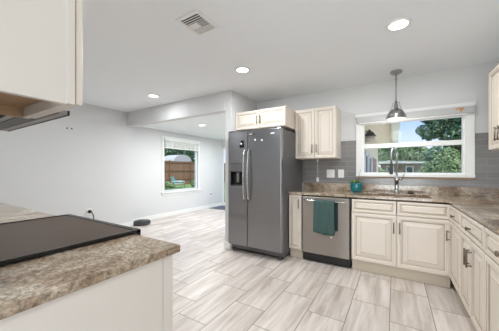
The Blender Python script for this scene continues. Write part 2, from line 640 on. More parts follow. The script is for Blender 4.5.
# far room
FY0, FY1, FZ0, FZ1 = 4.08, 5.33, 0.65, 2.03
b = MB().slab([3.07, FY0, FY1, YF + 0.12], [0, FZ0, FZ1, 2.40], lambda u, v: not (FY0 < u < FY1 and FZ0 < v < FZ1), XF - 0.12, XF, mapYZ)
build('wall_far_left', b, M['wall'], kind='structure')
DX0, DX1 = -5.095, -3.2
b = MB().slab([XF, DX0, DX1, -2.26], [0, 0.02, 2.0, 2.40], lambda u, v: not (DX0 < u < DX1 and 0.02 < v < 2.0), YF, YF + 0.12, mapXZ)
build('wall_far', b, M['wall'], kind='structure')

# baseboards
def baseboard(name, x0, y0, x1, y1):
    bb = MB().box(x0, y0, 0, x1, y1, 0.105, 0.003)
    build(name, bb, M['white'], kind='structure')
baseboard('baseboard_left', XL, 0.75, XL + 0.014, 3.07)
baseboard('baseboard_far_left', XF, 3.085, XF + 0.014, YF)
baseboard('baseboard_jog', XF, 3.07, XL + 0.014, 3.084)
baseboard('baseboard_far', DX1 + 0.05, YF - 0.014, -2.28, YF)
baseboard('baseboard_partition', -2.274, 3.0, -2.26, YF - 0.02)
baseboard('baseboard_partition_end', -2.274, 2.948, -2.155, 2.962)

# grey glass tile on the window wall
b = MB().slab([-1.285, -0.468, 0.789, XR], [1.018, 1.125, 1.65], lambda u, v: not (-0.468 < u < 0.789 and v > 1.125), YW - 0.008, YW, mapXZ)
build('wall_backsplash', b, M['tile'], kind='structure')
sbox('trim_1', M['white'], -1.293, YW - 0.010, 1.018, -1.285, YW, 1.385)

# ---- kitchen window
w1 = empty('window_1', (0.16, YW, 1.12), 'white double hung kitchen window over the sink', 'window', kind='structure')
cx0, cx1, cz0, cz1 = -0.477, 0.798, 1.125, 2.01
b = MB()
b.box(cx0, YW - 0.02, cz0, WX0 + 0.004, YW + 0.0, cz1, 0.003)      # casing
b.box(WX1 - 0.004, YW - 0.02, cz0, cx1, YW, cz1, 0.003)
b.box(cx0 - 0.01, YW - 0.028, cz1 - 0.04, cx1 + 0.01, YW, cz1 + 0.008, 0.003)
b.box(WX0, YW - 0.02, 1.93, WX1, YW, cz1 - 0.035)
build('window_frame', b, M['white'], w1)
b = MB().box(cx0, YW - 0.04, 1.128, cx1, YW + 0.05, 1.163, 0.004)
build('window_sill', b, M['white'], w1)
b = MB().box(cx0, YW - 0.022, 1.108, cx1, YW, 1.128)
build('sill_apron', b, M['birch'], w1)
b = MB()
gx0, gx1 = -0.375, 0.70
b.box(WX0, YW + 0.03, WZ0, gx0, YW + 0.10, WZ1)
b.box(gx1, YW + 0.03, WZ0, WX1, YW + 0.10, WZ1)
b.box(gx0, YW + 0.03, 1.87, gx1, YW + 0.10, WZ1)
b.box(gx0, YW + 0.03, WZ0, gx1, YW + 0.10, 1.185)
b.box(gx0, YW + 0.03, 1.528, gx1, YW + 0.085, 1.588, 0.004)
build('sash', b, M['vinyl'], w1)
b = MB().box(gx0, YW + 0.07, 1.588, gx1, YW + 0.074, 1.87)
build('upper_pane', b, M['glass'], w1)
b = MB().box(gx0, YW + 0.055, 1.185, gx1, YW + 0.059, 1.528)
build('lower_pane', b, M['glass'], w1)
# ---- far room window
w2 = empty('window_2', (XF, 4.7, 0.6), 'white window of the far room looking to the fence', 'window', kind='structure')
b = MB()
b.box(XF, FY0 - 0.06, FZ0 - 0.02, XF + 0.015, FY0, FZ1 + 0.07, 0.002)
b.box(XF, FY1, FZ0 - 0.02, XF + 0.015, FY1 + 0.06, FZ1 + 0.07, 0.002)
b.box(XF, FY0, FZ1, XF + 0.015, FY1, FZ1 + 0.07, 0.002)
build('window_frame', b, M['white'], w2)
b = MB().box(XF - 0.05, FY0 - 0.09, FZ0 - 0.035, XF + 0.05, FY1 + 0.09, FZ0, 0.004).box(XF, FY0 - 0.06, FZ0 - 0.10, XF + 0.015, FY1 + 0.06, FZ0 - 0.035)
build('window_sill', b, M['white'], w2)
b = MB().slab([FY0, FY0 + 0.035, FY1 - 0.035, FY1], [FZ0, FZ0 + 0.035, FZ1 - 0.035, FZ1], lambda u, v: not (FY0 + 0.035 < u < FY1 - 0.035 and FZ0 + 0.035 < v < FZ1 - 0.035), XF - 0.11, XF - 0.05, mapYZ)
build('sash', b, M['vinyl'], w2)
b = MB().box(XF - 0.082, FY0 + 0.03, FZ0 + 0.03, XF - 0.078, FY1 - 0.03, FZ1 - 0.03)
build('pane', b, M['glass'], w2)
# ---- sliding door of the far room
d1 = empty('door_1', (-4.1, YF, 0), 'white framed glass sliding door at the end of the far room', 'door', kind='structure')
dm = (DX0 + DX1) / 2
b = MB().slab([DX0, DX0 + 0.02, dm - 0.04, dm + 0.04, DX1 - 0.05, DX1], [0.02, 0.10, 1.94, 2.0],
              lambda u, v: not (0.10 < v < 1.94 and (DX0 + 0.02 < u < dm - 0.04 or dm + 0.04 < u < DX1 - 0.05)), YF + 0.03, YF + 0.09, mapXZ)
build('door_frame', b, M['vinyl'], d1)
b = MB().box(DX0 + 0.015, YF + 0.058, 0.09, dm - 0.035, YF + 0.062, 1.95).box(dm + 0.035, YF + 0.058, 0.09, DX1 - 0.045, YF + 0.062, 1.95)
build('pane', b, M['glass'], d1)
# ---- unseen door added behind the camera to go with the fill panel
d2 = empty('door_added', (0.18, -3.0, 0), 'white framed glass door added unseen behind the camera for the fill light', 'door', kind='structure')
b = MB().slab([-0.64, -0.58, 0.14, 0.22, 0.94, 1.0], [0.02, 0.10, 1.98, 2.05], lambda u, v: not (0.10 < v < 1.98 and (-0.58 < u < 0.14 or 0.22 < u < 0.94)), -3.08, -3.02, mapXZ)
build('door_frame', b, M['vinyl'], d2)
b = MB().box(-0.585, -3.052, 0.095, 0.145, -3.048, 1.985).box(0.215, -3.052, 0.095, 0.945, -3.048, 1.985)
build('pane', b, M['glass'], d2)

# ================================================================== OUTSIDE SETTING
sbox('lawn', M['lawn'], -60, -60, -0.30, 60, 90, -0.12)
sbox('floor_bounce', mat('pale_bounce', rgb(226, 220, 210), 0.8, noise=(2, 0.06)), -2.1, YW + 0.145, -0.14, 6.0, 13.5, -0.10)  # pale slab added out of view to bounce sun onto the soffit
# house wing on the left of the kitchen window, with its overhanging roof
sbox('wall_wing', M['stucco'], -2.10, YW + 0.145, -0.10, -0.60, 11.3, 2.36)
b = MB().box(-2.10, YW + 0.145, 2.36, 0.06, 11.8, 2.42)
build('ceiling_porch', b, M['soffit'], kind='structure')
sbox('trim_2', M['fascia'], -0.07, YW + 0.145, 2.17, 0.08, 11.8, 2.36)
sbox('trim_3', M['rooflt'], -2.10, YW + 0.145, 2.42, 0.12, 11.9, 2.55)
w3 = empty('window_3', (-0.6, 6.5, 0.9), 'dark window in the side wall of the wing', 'window', kind='structure')
b = MB()
for y0, y1 in ((5.7, 5.85), (6.55, 6.75), (7.6, 7.75)):
    b.box(-0.60, y0, 0.5, -0.55, y1, 1.62)
b.box(-0.60, 5.7, 1.56, -0.55, 7.75, 1.62)
build('window_frame', b, M['white'], w3)
b = MB().box(-0.598, 5.85, 0.5, -0.58, 6.55, 1.56).box(-0.598, 6.75, 0.5, -0.58, 7.6, 1.56)
build('pane', b, M['shade'], w3)
b = MB().box(-0.598, 7.9, 0.5, -0.57, 9.9, 1.60)
build('shutter', b, mat('brown_shutter', rgb(162, 134, 116), 0.7), w3, label='brown shutter')

# ================================================================== CABINETS
def axes(facing):
    return {'-y': (Vector((1, 0, 0)), Vector((0, -1, 0))), '-x': (Vector((0, -1, 0)), Vector((-1, 0, 0))),
            '+y': (Vector((-1, 0, 0)), Vector((0, 1, 0)))}[facing]
Z = Vector((0, 0, 1))
T = 0.02
def obox(mb, P, U, N, u0, u1, n0, n1, z0, z1, bev=0.0):
    a = P + U * u0 + N * n0 + Z * z0
    c = P + U * u1 + N * n1 + Z * z1
    return mb.box(a.x, a.y, a.z, c.x, c.y, c.z, bev)

def front(parent, name, P, U, N, u0, u1, z0, z1, fr):
    """raised-panel door or drawer front with glazed grooves"""
    w, h = u1 - u0, z1 - z0
    t = T
    o = P + U * u0 + Z * z0 + N * 0.001
    wb = max(0.012, min(0.046, 0.16 * (min(w, h) - 2 * fr)))
    prof = [(0, 0, 0), (0, t - 0.005, 0), (0.005, t, 0), (fr * 0.62, t, 1), (fr * 0.66, t - 0.004, 0), (fr * 0.86, t - 0.006, 1),
            (fr * 0.92, t - 0.013, 1), (fr * 1.04, t - 0.013, 0), (fr * 1.04 + wb, t - 0.003, 1), (fr * 1.04 + wb + 0.004, t - 0.001, 0)]
    mb = MB().rings(o, U, Z, N, w, h, prof)
    return build(name, mb, [M['cab'], M['glaze']], parent)

def pull(parent, P, U, N, u, z0, z1):
    """vertical bar pull on two posts"""
    base = P + U * u + N * (T + 0.001)
    q = base + N * 0.028
    mb = MB().tube([q + Z * z0, q + Z * z1], 0.006, 8)
    for z in (z0 + 0.014, z1 - 0.014):
        mb.tube([base + Z * z, q + Z * z], 0.005, 8)
    return build('handle', mb, M['pull'], parent)

def knob(parent, P, U, N, u, z):
    c = P + U * u + Z * z + N * (T + 0.001)
    mb = MB().lathe([(0.006, 0), (0.006, 0.014), (0.013, 0.018), (0.016, 0.023), (0.014, 0.028), (0.006, 0.031)], c, 14, axis=N)
    return build('knob', mb, M['pull'], parent)

def cabinet(name, label, facing, P, w, depth, z0, z1, fronts, toe=True, group=None, side=None):
    U, N = axes(facing)
    P = Vector(P)
    base = P + U * (w / 2) - N * (depth / 2)
    t = empty(name, (base.x, base.y, 0 if toe else z0), label, 'cabinet', group)
    g = 0.001
    mb = obox(MB(), P, U, N, g, w - g, -depth + g, 0, z0, z1, 0.0015)
    build('carcass', mb, M['cab'], t)
    if toe:
        mb = obox(MB(), P, U, N, 0.002, w - 0.002, -depth + 0.01, -0.045, 0.0, z0 - 0.0005)
        build('toe_kick', mb, M['toe'], t)
    for f in fronts:
        kind, u0, u1, a, c, hw = f
        fr = 0.050 if kind == 'door' else 0.034
        if u1 - u0 < 0.2:
            fr = 0.034
        o = front(t, 'door' if kind == 'door' else 'drawer', P, U, N, u0, u1, a, c, fr)
        if hw is None:
            continue
        if hw[0] == 'pull':
            pull(o, P, U, N, hw[1], hw[2], hw[3])
        else:
            knob(o, P, U, N, hw[1], hw[2])
    return t

ZB, ZT = 0.13, 0.884
FY, FX = 3.12, 0.49
DB = YW - FY - 0.002
cabinet('base_cabinet', 'narrow cream base cabinet between the fridge and the dishwasher', '-y', (-1.262, FY, 0), 0.184, DB, ZB, ZT,
        [('door', 0.006, 0.178, 0.142, 0.868, ('pull', 0.150, 0.70, 0.82))])
cabinet('base_cabinet', 'wide cream base cabinet with two raised panel doors under the sink', '-y', (-0.452, FY, 0), 0.942, DB, ZB, 0.72,
        [('drawer', 0.008, 0.466, 0.716, 0.868, None), ('drawer', 0.474, 0.932, 0.716, 0.868, None),
         ('door', 0.008, 0.466, 0.142, 0.706, ('pull', 0.442, 0.515, 0.640)), ('door', 0.474, 0.932, 0.142, 0.706, ('pull', 0.498, 0.515, 0.640))])
DR = XR - FX - 0.002
cabinet('base_cabinet', 'cream single door base cabinet in the corner right of the sink cabinet', '-x', (FX, 3.12, 0), 0.50, DR, ZB, ZT,
        [('drawer', 0.03, 0.490, 0.716, 0.868, ('knob', 0.265, 0.79)), ('door', 0.03, 0.490, 0.142, 0.706, ('pull', 0.085, 0.515, 0.620))])
def two_door(label, y, w):
    m_ = w / 2
    cabinet('base_cabinet', label, '-x', (FX, y, 0), w, DR, ZB, ZT,
            [('drawer', 0.008, w - 0.008, 0.716, 0.868, ('knob', m_, 0.79)),
             ('door', 0.008, m_ - 0.004, 0.142, 0.706, ('pull', m_ - 0.03, 0.515, 0.640)),
             ('door', m_ + 0.004, w - 0.008, 0.142, 0.706, ('pull', m_ + 0.03, 0.515, 0.640))])
two_door('cream two door base cabinet in the right run with a wide knobbed drawer', 2.62, 0.62)
cabinet('base_cabinet', 'cream base cabinet cut by the right edge of the photo beside the two door one', '-x', (FX, 2.0, 0), 0.60, DR, ZB, ZT,
        [('drawer', 0.008, 0.592, 0.716, 0.868, ('knob', 0.30, 0.79)), ('door', 0.008, 0.592, 0.142, 0.706, ('pull', 0.555, 0.515, 0.640))])

cabinet('wall_cabinet', 'cream two door wall cabinet between the fridge and the kitchen window', '-y', (-1.283, 3.42, 0), 0.596, YW - 3.42 - 0.002, 1.385, 2.115,
        [('door', 0.004, 0.296, 1.392, 2.108, ('pull', 0.268, 1.468, 1.585)), ('door', 0.300, 0.592, 1.392, 2.108, ('pull', 0.328, 1.468, 1.585))], toe=False)
cabinet('wall_cabinet', 'short cream two door wall cabinet above the fridge', '-y', (-2.130, 3.07, 0), 0.846, YW - 3.07 - 0.002, 1.83, 2.115,
        [('door', 0.006, 0.419, 1.838, 2.107, ('pull', 0.394, 1.905, 2.02)), ('door', 0.427, 0.840, 1.838, 2.107, ('pull', 0.452, 1.905, 2.02))], toe=False)
cabinet('wall_cabinet', 'cream wall cabinet at the right edge of the photo beside the window', '-x', (0.78, 3.11, 0), 0.62, XR - 0.78 - 0.002, 1.40, 2.14,
        [('door', 0.004, 0.306, 1.407, 2.133, ('pull', 0.275, 1.47, 1.59)), ('door', 0.314, 0.616, 1.407, 2.133, ('pull', 0.345, 1.47, 1.59))], toe=False)

# ---- left foreground: cabinets on the stove wall
U, N = axes('+y')
P = Vector((-0.76, 0.31, 0))
t = empty('wall_cabinet', (-0.935, 0.17, 1.40), 'pale cream wall cabinet in the top left corner with bare wood underside', 'cabinet')
mb = MB()
mb.box(-0.76, 0.023, 1.40, -0.778, 0.29, 2.15)
mb.box(-1.092, 0.023, 1.452, -1.11, 0.29, 2.15)
mb.box(-0.778, 0.023, 1.453, -1.092, 0.04, 2.15)
mb.box(-0.778, 0.04, 2.13, -1.092, 0.29, 2.15)
build('carcass', mb, M['cabside'], t)
mb = MB().slab([-1.11, -1.07, -0.80, -0.7585], [1.402, 1.44, 2.10, 2.15], lambda u, v: not (-1.07 < u < -0.80 and 1.44 < v < 2.10), 0.290, 0.309, mapXZ)
build('face_frame', mb, M['cabside'], t)
mb = MB().box(-0.778, 0.04, 1.434, -1.092, 0.289, 1.452)
mb.box(-1.092, 0.023, 1.402, -1.11, 0.289, 1.4515)
build('bottom_panel', mb, M['birch'], t, label='bare brown plywood underside')
dr = front(t, 'door', P + N * 0.001, U, N, 0.002, 0.346, 1.405, 2.145, 0.05)
pull(dr, P + N * 0.001, U, N, 0.32, 1.47, 1.59)

cabinet('wall_cabinet', 'cream wall cabinet over the range hood behind the top left corner one', '+y', (-1.112, 0.31, 0), 0.765, 0.287, 1.515, 2.15,
        [('door', 0.005, 0.379, 1.522, 2.143, ('pull', 0.352, 1.56, 1.68)), ('door', 0.386, 0.760, 1.522, 2.143, ('pull', 0.413, 1.56, 1.68))], toe=False)

t = empty('range_hood', (-1.494, 0.2, 1.445), 'slim grey range hood with dark front lip under the upper left cabinets', 'range hood')
mb = MB().slab([-1.877, -1.85, -1.50, -1.485, -1.14, -1.113], [0.024, 0.07, 0.31, 0.338], lambda u, v: not (0.07 < v < 0.31 and (-1.85 < u < -1.50 or -1.485 < u < -1.14)), 1.444, 1.460, mapXY)
mb.box(-1.877, 0.024, 1.460, -1.113, 0.385, 1.513)
build('body', mb, M['hoodsteel'], t)
for x0, x1 in ((-1.849, -1.501), (-1.484, -1.141)):
    mb = MB().box(x0, 0.071, 1.452, x1, 0.309, 1.4598)
    for k in range(8):
        yy = 0.09 + k * 0.027
        mb.box(x0 + 0.01, yy, 1.449, x1 - 0.01, yy + 0.008, 1.452)
    build('filter', mb, M['darkgrey'], t)
mb = MB().box(-1.877, 0.339, 1.442, -1.113, 0.385, 1.4595).box(-1.877, 0.3855, 1.442, -1.113, 0.398, 1.505, 0.002)
build('front_lip', mb, M['black'], t, label='black front lip')
mb = MB().box(-1.875, 0.3985, 1.440, -1.115, 0.428, 1.456, 0.002)
vi = build('visor', mb, M['hoodsteel'], t, label='grey slide-out visor')
mb = MB().box(-1.875, 0.4283, 1.438, -1.115, 0.436, 1.458, 0.002)
build('edge_strip', mb, M['black'], vi, label='black front edge')

cabinet('base_cabinet', 'pale base cabinet in the left foreground with a plain end panel', '+y', (-0.765, 0.625, 0), 0.305, 0.60, ZB, ZT,
        [('drawer', 0.004, 0.301, 0.716, 0.868, ('knob', 0.15, 0.79)), ('door', 0.004, 0.301, 0.142, 0.706, ('pull', 0.27, 0.515, 0.640))])
# plain finished end panel and the front stile belong to that cabinet
last = [o for o in SC.objects if o.get('label', '').startswith('pale base cabinet in the left')][0]
mb = MB().box(-0.7645, 0.03, 0.0, -0.757, 0.60, ZT).box(-0.7645, 0.603, 0.0, -0.757, 0.648, ZT, 0.002)
build('end_panel', mb, M['cabside'], last)
cabinet('base_cabinet', 'cream base cabinet under the counter just beyond the range', '+y', (-1.81, 0.625, 0), 0.85, 0.60, ZB, ZT,
        [('drawer', 0.006, 0.844, 0.716, 0.868, ('knob', 0.425, 0.79)), ('door', 0.006, 0.421, 0.142, 0.706, ('pull', 0.39, 0.515, 0.64)), ('door', 0.429, 0.844, 0.142, 0.706, ('pull', 0.46, 0.515, 0.64))])
cabinet('base_cabinet', 'cream base cabinet at the far end of the stove wall counter', '+y', (-2.665, 0.625, 0), 1.0, 0.60, ZB, ZT,
        [('drawer', 0.006, 0.994, 0.716, 0.868, ('knob', 0.5, 0.79)), ('door', 0.006, 0.496, 0.142, 0.706, ('pull', 0.46, 0.515, 0.64)), ('door', 0.504, 0.994, 0.142, 0.706, ('pull', 0.54, 0.515, 0.64))])

# ================================================================== WORKTOPS
ZC0, ZC = 0.885, 0.915
SX0, SX1, SY0, SY1 = -0.31, 0.35, 3.20, 3.58
t = empty('worktop', (0, 3.4, ZC0), 'brown granite worktop running around the corner under the kitchen window', 'worktop')
xs = [-1.262, SX0, SX1, 0.465, XR - 0.001]
ys = [1.40, 3.095, SY0, SY1, YW - 0.001]
mb = MB().slab(xs, ys, lambda x, y: (y > 3.095 or x > 0.465) and not (SX0 < x < SX1 and SY0 < y < SY1), ZC0, ZC, mapXY, 0.005)
build('slab', mb, M['granite'], t)
mb = MB().box(-1.262, YW - 0.022, ZC + 0.0003, XR - 0.0225, YW - 0.001, 1.017, 0.002).box(XR - 0.022, 1.40, ZC + 0.0003, XR - 0.001, YW - 0.001, 1.017, 0.002)
build('upstand', mb, M['granite'], t)
mb = MB().box(-0.747, 0.022, ZC0, -1.073, 0.68, ZC, 0.004)
build('worktop', mb, M['granite'], label='short piece of brown granite worktop in the left foreground', cat='worktop')
mb = MB().box(-1.807, 0.022, ZC0, -3.68, 0.68, ZC, 0.004)
build('worktop', mb, M['granite'], label='granite worktop on the far side of the cooktop at left', cat='worktop')

# ---- sink
t = empty('sink', (0.02, 3.39, 0.72), 'brown undermount kitchen sink set in the granite below the window', 'sink')
mb = MB().slab([SX0 - 0.012, SX0, SX1, SX1 + 0.012], [SY0 - 0.012, SY0, SY1, SY1 + 0.012], lambda x, y: not (SX0 < x < SX1 and SY0 < y < SY1), 0.735, ZC0 - 0.001, mapXY)
mb.box(SX0 - 0.012, SY0 - 0.012, 0.725, SX1 + 0.012, SY1 + 0.012, 0.735)
build('basin', mb, M['sink'], t)
mb = MB().lathe([(0.045, 0), (0.045, 0.004), (0.03, 0.005), (0.028, 0.001)], (0.02, 3.40, 0.7352), 20)
build('drain', mb, M['chrome'], t)

# ---- faucet
fx, fy = 0.022, 3.655
t = empty('faucet', (fx, fy, ZC), 'tall chrome pull-down kitchen faucet behind the sink', 'faucet')
mb = MB().lathe([(0.030, 0.0), (0.030, 0.008), (0.024, 0.014), (0.023, 0.15), (0.026, 0.155), (0.026, 0.215), (0.018, 0.225)], (fx, fy, ZC + 0.0003), 20)
build('body', mb, M['chrome'], t)
pth = [(fx, fy, ZC + 0.22), (fx, fy, 1.42)]
for k in range(1, 13):
    a = PI * k / 12
    s = 0.5 * (1 - math.cos(a))
    pth.append((fx - 0.06 * s, fy - 0.15 * s, 1.42 + 0.085 * math.sin(a)))
pth.append((fx - 0.06, fy - 0.15, 1.30))
build('spout', MB().tube(pth, 0.0115, 12), M['chrome'], t)
mb = MB().lathe([(0.012, 0.135), (0.014, 0.125), (0.015, 0.07), (0.019, 0.055), (0.019, 0.006), (0.015, 0.0)], (fx - 0.06, fy - 0.15, 1.165), 18)
build('spray_head', mb, M['darkgrey'], t, label='dark grey spray head')
mb = MB().tube([(fx + 0.02, fy, 1.10), (fx + 0.065, fy - 0.005, 1.10)], 0.014, 12).tube([(fx + 0.062, fy - 0.005, 1.10), (fx + 0.070, fy - 0.01, 1.13), (fx + 0.085, fy - 0.02, 1.18)], [0.008, 0.007, 0.005], 10)
build('lever', mb, M['chrome'], t)
mb = MB().lathe([(0.028, 0), (0.028, 0.006), (0.025, 0.018), (0.017, 0.028), (0.004, 0.032)], (0.176, 3.655, ZC + 0.0003), 18)
build('air_gap_cap', mb, M['brown'], label='small dark brown dome cap on the counter right of the faucet', cat='cap')

# ---- plant in a teal pot
px_, py_ = -0.452, 3.565
t = empty('potted_plant', (px_, py_, ZC), 'small green plant in a glossy teal pot left of the sink', 'plant')
prof = [(0.050, 0.0), (0.066, 0.012), (0.078, 0.05), (0.080, 0.08), (0.076, 0.105), (0.079, 0.125), (0.072, 0.125), (0.068, 0.100), (0.02, 0.098)]
build('pot', MB().lathe(prof, (px_, py_, ZC + 0.0003), 28), M['teal'], t)
build('soil', MB().lathe([(0.064, 0.100), (0.064, 0.108), (0.02, 0.112)], (px_, py_, ZC), 18), M['soil'], t)
mb = MB()
rl = random.Random(3)
for k in range(26):
    a = rl.uniform(0, 2 * PI)
    L = rl.uniform(0.05, 0.10)
    e = rl.uniform(0.3, 1.2)
    c = Vector((px_ + 0.035 * math.cos(a) - 0.02, py_ + 0.03 * math.sin(a), ZC + 0.11))
    d = Vector((math.cos(a) * math.cos(e), math.sin(a) * math.cos(e), math.sin(e)))
    s = d.cross(Z).normalized() * 0.011
    up = s.cross(d).normalized() * 0.004
    mb.face([c, c + d * L * 0.5 + s + up, c + d * L, c + d * L * 0.5 - s + up])
build('leaves', mb, M['leaf'], t, recalc=False)
mb = MB().tube([(px_ + 0.02, py_, ZC + 0.1), (px_ + 0.03, py_ - 0.01, 1.12), (px_ + 0.055, py_ - 0.01, 1.225)], [0.003, 0.0025, 0.0015], 6)
mb.tube([(px_, py_, ZC + 0.1), (px_ - 0.01, py_ - 0.01, 1.09), (px_ + 0.01, py_ - 0.02, 1.135)], 0.002, 6)
build('stem', mb, M['stem'], t)

# ================================================================== DISHWASHER AND TOWEL
dx0, dx1 = -1.074, -0.456
t = empty('dishwasher', ((dx0 + dx1) / 2, 3.4, 0), 'stainless steel dishwasher with a bar handle beside the sink cabinet', 'dishwasher')
mb = MB().box(dx0, 3.125, 0.10, dx1, YW - 0.01, 0.882).box(dx0 + 0.01, 3.17, 0.0, dx1 - 0.01, 3.70, 0.10)
build('tub', mb, M['black'], t)
mb = MB().box(dx0 + 0.012, 3.092, 0.125, dx1 - 0.014, 3.1245, 0.868, 0.006)
build('door', mb, M['steel'], t)
mb = MB().box(dx0 + 0.012, 3.135, 0.012, dx1 - 0.014, 3.165, 0.112)
build('toe_panel', mb, M['black'], t)
hz = 0.822
mb = MB()
pth = []
for k in range(17):
    s = k / 16
    x = dx0 + 0.045 + s * (dx1 - dx0 - 0.09)
    pth.append((x, 3.066 - 0.010 * math.sin(PI * s), hz))
mb.tube(pth, 0.011, 12)
for x in (dx0 + 0.055, dx1 - 0.055):
    mb.tube([(x, 3.093, hz), (x, 3.066, hz)], 0.009, 10)
build('handle', mb, M['chrome'], t)

# towel: one cloth folded over the bar
def towel():
    mb = MB()
    X0, X1 = -0.888, -0.636
    path = []
    for k in range(9):
        path.append((3.083, 0.46 + (hz - 0.46) * k / 8, 0))
    for k in range(1, 8):
        a = PI * k / 8
        path.append((3.057 + 0.0255 * math.cos(a), hz + 0.018 * math.sin(a), 0.3))
    for k in range(13):
        s = k / 12
        path.append((3.0315 - 0.012 * s, hz - (hz - 0.432) * s, s))
    nx = 29
    grid = []
    for i, (y, z, s) in enumerate(path):
        row = []
        back = i < 9
        for j in range(nx):
            u = j / (nx - 1)
            w = (0.0 if back else 0.004 + 0.012 * s)
            wav = math.sin(u * 11.0 + 0.6) * 0.6 + math.sin(u * 23.0 + s * 2) * 0.25
            fold = 0.012 * s * math.exp(-((u - 0.68) / 0.05) ** 2)
            x = X0 + (X1 - X0) * (u + (0.035 * s * (u - 0.3)))
            if back:
                x = X0 - 0.012 + (X1 - X0 + 0.045) * u
            yy = y - w * 0.5 - w * wav * 0.5 + fold
            zz = z - (0.014 * (1 - abs(2 * u - 1)) * s if not back else 0) - (0.02 * u * s if not back else 0)
            row.append(mb.bm.verts.new((x, yy, zz)))
        grid.append(row)
    for i in range(len(grid) - 1):
        for j in range(nx - 1):
            f = mb.bm.faces.new((grid[i][j], grid[i][j + 1], grid[i + 1][j + 1], grid[i + 1][j]))
            f.smooth = True
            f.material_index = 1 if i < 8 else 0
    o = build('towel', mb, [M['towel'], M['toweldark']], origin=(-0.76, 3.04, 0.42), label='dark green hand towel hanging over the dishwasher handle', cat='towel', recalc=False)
    md = o.modifiers.new('thickness', 'SOLIDIFY')
    md.thickness = 0.003
    md.offset = 0
    tg = MB().box(-0.672, 3.001, 0.385, -0.656, 3.003, 0.402)
    build('care_tag', tg, M['plate'], o, label='small white tag')
towel()

# ================================================================== FRIDGE
rx0, rx1, ry = -2.130, -1.268, 2.865
seam = -1.793
t = empty('refrigerator', ((rx0 + rx1) / 2, 3.3, 0), 'dark stainless side by side refrigerator with an ice dispenser', 'refrigerator')
mb = MB().box(rx0 + 0.006, ry + 0.085, 0.045, rx1 - 0.002, 3.70, 1.772, 0.004)
build('body', mb, M['steel_side'], t)
# freezer door with dispenser recess
ax0, ax1, az0, az1 = -2.085, -1.850, 0.985, 1.315
mb = MB().slab([rx0, ax0, ax1, seam - 0.003], [0.125, az0, az1, 1.782], lambda u, v: not (ax0 < u < ax1 and az0 < v < az1), ry + 0.078, ry, mapXZ, 0.006)
mb.box(ax0 - 0.002, ry + 0.055, az0 - 0.002, ax1 + 0.002, ry + 0.077, az1 + 0.002)
fd = build('freezer_door', mb, M['steel_dark'], t)
mb = MB().box(seam + 0.003, ry, 0.125, rx1, ry + 0.078, 1.782, 0.008)
rd = build('fridge_door', mb, M['steel_dark'], t)
mb = MB().box(ax0 + 0.003, ry - 0.004, 1.195, ax1 - 0.003, ry + 0.0545, az1 - 0.003, 0.003)
build('control_panel', mb, M['steel_side'], fd)
mb = MB().box(ax0 + 0.001, ry + 0.050, az0 + 0.001, ax1 - 0.001, ry + 0.0545, 1.194)
mb.box(ax0 + 0.001, ry + 0.004, az0 + 0.001, ax0 + 0.006, ry + 0.0545, 1.194)
mb.box(ax1 - 0.006, ry + 0.004, az0 + 0.001, ax1 - 0.001, ry + 0.0545, 1.194)
build('recess', mb, M['black'], fd)
mb = MB().box(ax0 + 0.007, ry - 0.006, az0 + 0.002, ax1 - 0.007, ry + 0.049, az0 + 0.016, 0.003)
build('drip_tray', mb, M['darkgrey'], fd)
mb = MB().box(-2.00, ry + 0.030, 1.04, -1.955, ry + 0.049, 1.185, 0.004)
build('paddle', mb, M['hoodsteel'], fd)
mb = MB().box(-1.935, ry + 0.010, 1.13, -1.88, ry + 0.049, 1.193, 0.006)
build('nozzle', mb, M['blackgloss'], fd)
for px, dpar in ((seam - 0.034, fd), (seam + 0.034, rd)):
    pth = []
    for k in range(21):
        s = k / 20
        pth.append((px, ry - 0.018 - 0.040 * math.sin(PI * s) ** 0.5, 0.79 + s * 0.72))
    mb = MB().tube(pth, 0.0125, 12)
    for z in (0.80, 1.50):
        mb.tube([(px, ry + 0.002, z), (px, ry - 0.030, z)], 0.012, 10)
    build('handle', mb, M['chrome'], dpar)
mb = MB().box(-1.425, ry - 0.002, 1.708, -1.365, ry + 0.0005, 1.720, 0.0005)
build('badge', mb, M['badge'], rd, label='small pale maker badge')
mb = MB().box(rx0 + 0.02, ry + 0.10, 0.03, rx1 - 0.02, ry + 0.14, 0.12)
for k in range(26):
    x = rx0 + 0.04 + k * 0.03
    mb.box(x, ry + 0.094, 0.05, x + 0.018, ry + 0.1, 0.105)
build('grille', mb, M['black'], t)
for x in (rx0 + 0.05, rx1 - 0.05):
    mb = MB().lathe([(0.016, 0.0), (0.022, 0.006), (0.022, 0.02), (0.012, 0.024), (0.012, 0.06)], (x, ry + 0.085, 0), 12)
    build('foot', mb, M['darkgrey'], t)
    mb = MB().box(x - 0.045, ry + 0.01, 1.7825, x + 0.045, ry + 0.12, 1.797, 0.004)
    build('hinge_cap', mb, M['darkgrey'], t)

# magnets on the fridge
def plate_shape(poly, y0, y1):
    return MB().prism(poly, y1, y0, mapXZ)
cxm, czm = -1.885, 1.595
poly = [(-0.035, -0.055), (0.035, -0.055), (0.038, -0.01), (0.026, 0.012), (0.034, 0.030), (0.024, 0.052), (0.008, 0.048), (-0.008, 0.055), (-0.020, 0.035), (-0.016, 0.012), (-0.034, -0.012)]
o = build('fridge_magnet', plate_shape([(cxm + a, czm + c) for a, c in poly], ry - 0.006, ry - 0.0005), M['blackgloss'], label='black figure shaped magnet with white patch on the freezer door', cat='magnet')
mb = MB().lathe([(0.014, 0), (0.013, 0.002)], (cxm - 0.008, ry - 0.0065, czm + 0.005), 14, axis=(0, -1, 0))
build('white_patch', mb, M['plate'], o, label='white patch')
mb = MB().prism([(-1.755, 1.722), (-1.668, 1.738), (-1.668, 1.712), (-1.690, 1.706), (-1.755, 1.706)], ry - 0.0005, ry - 0.006, mapXZ)
o = build('fridge_magnet', mb, M['darkgrey'], label='dark slanted strip magnet at the top of the right fridge door', cat='magnet')
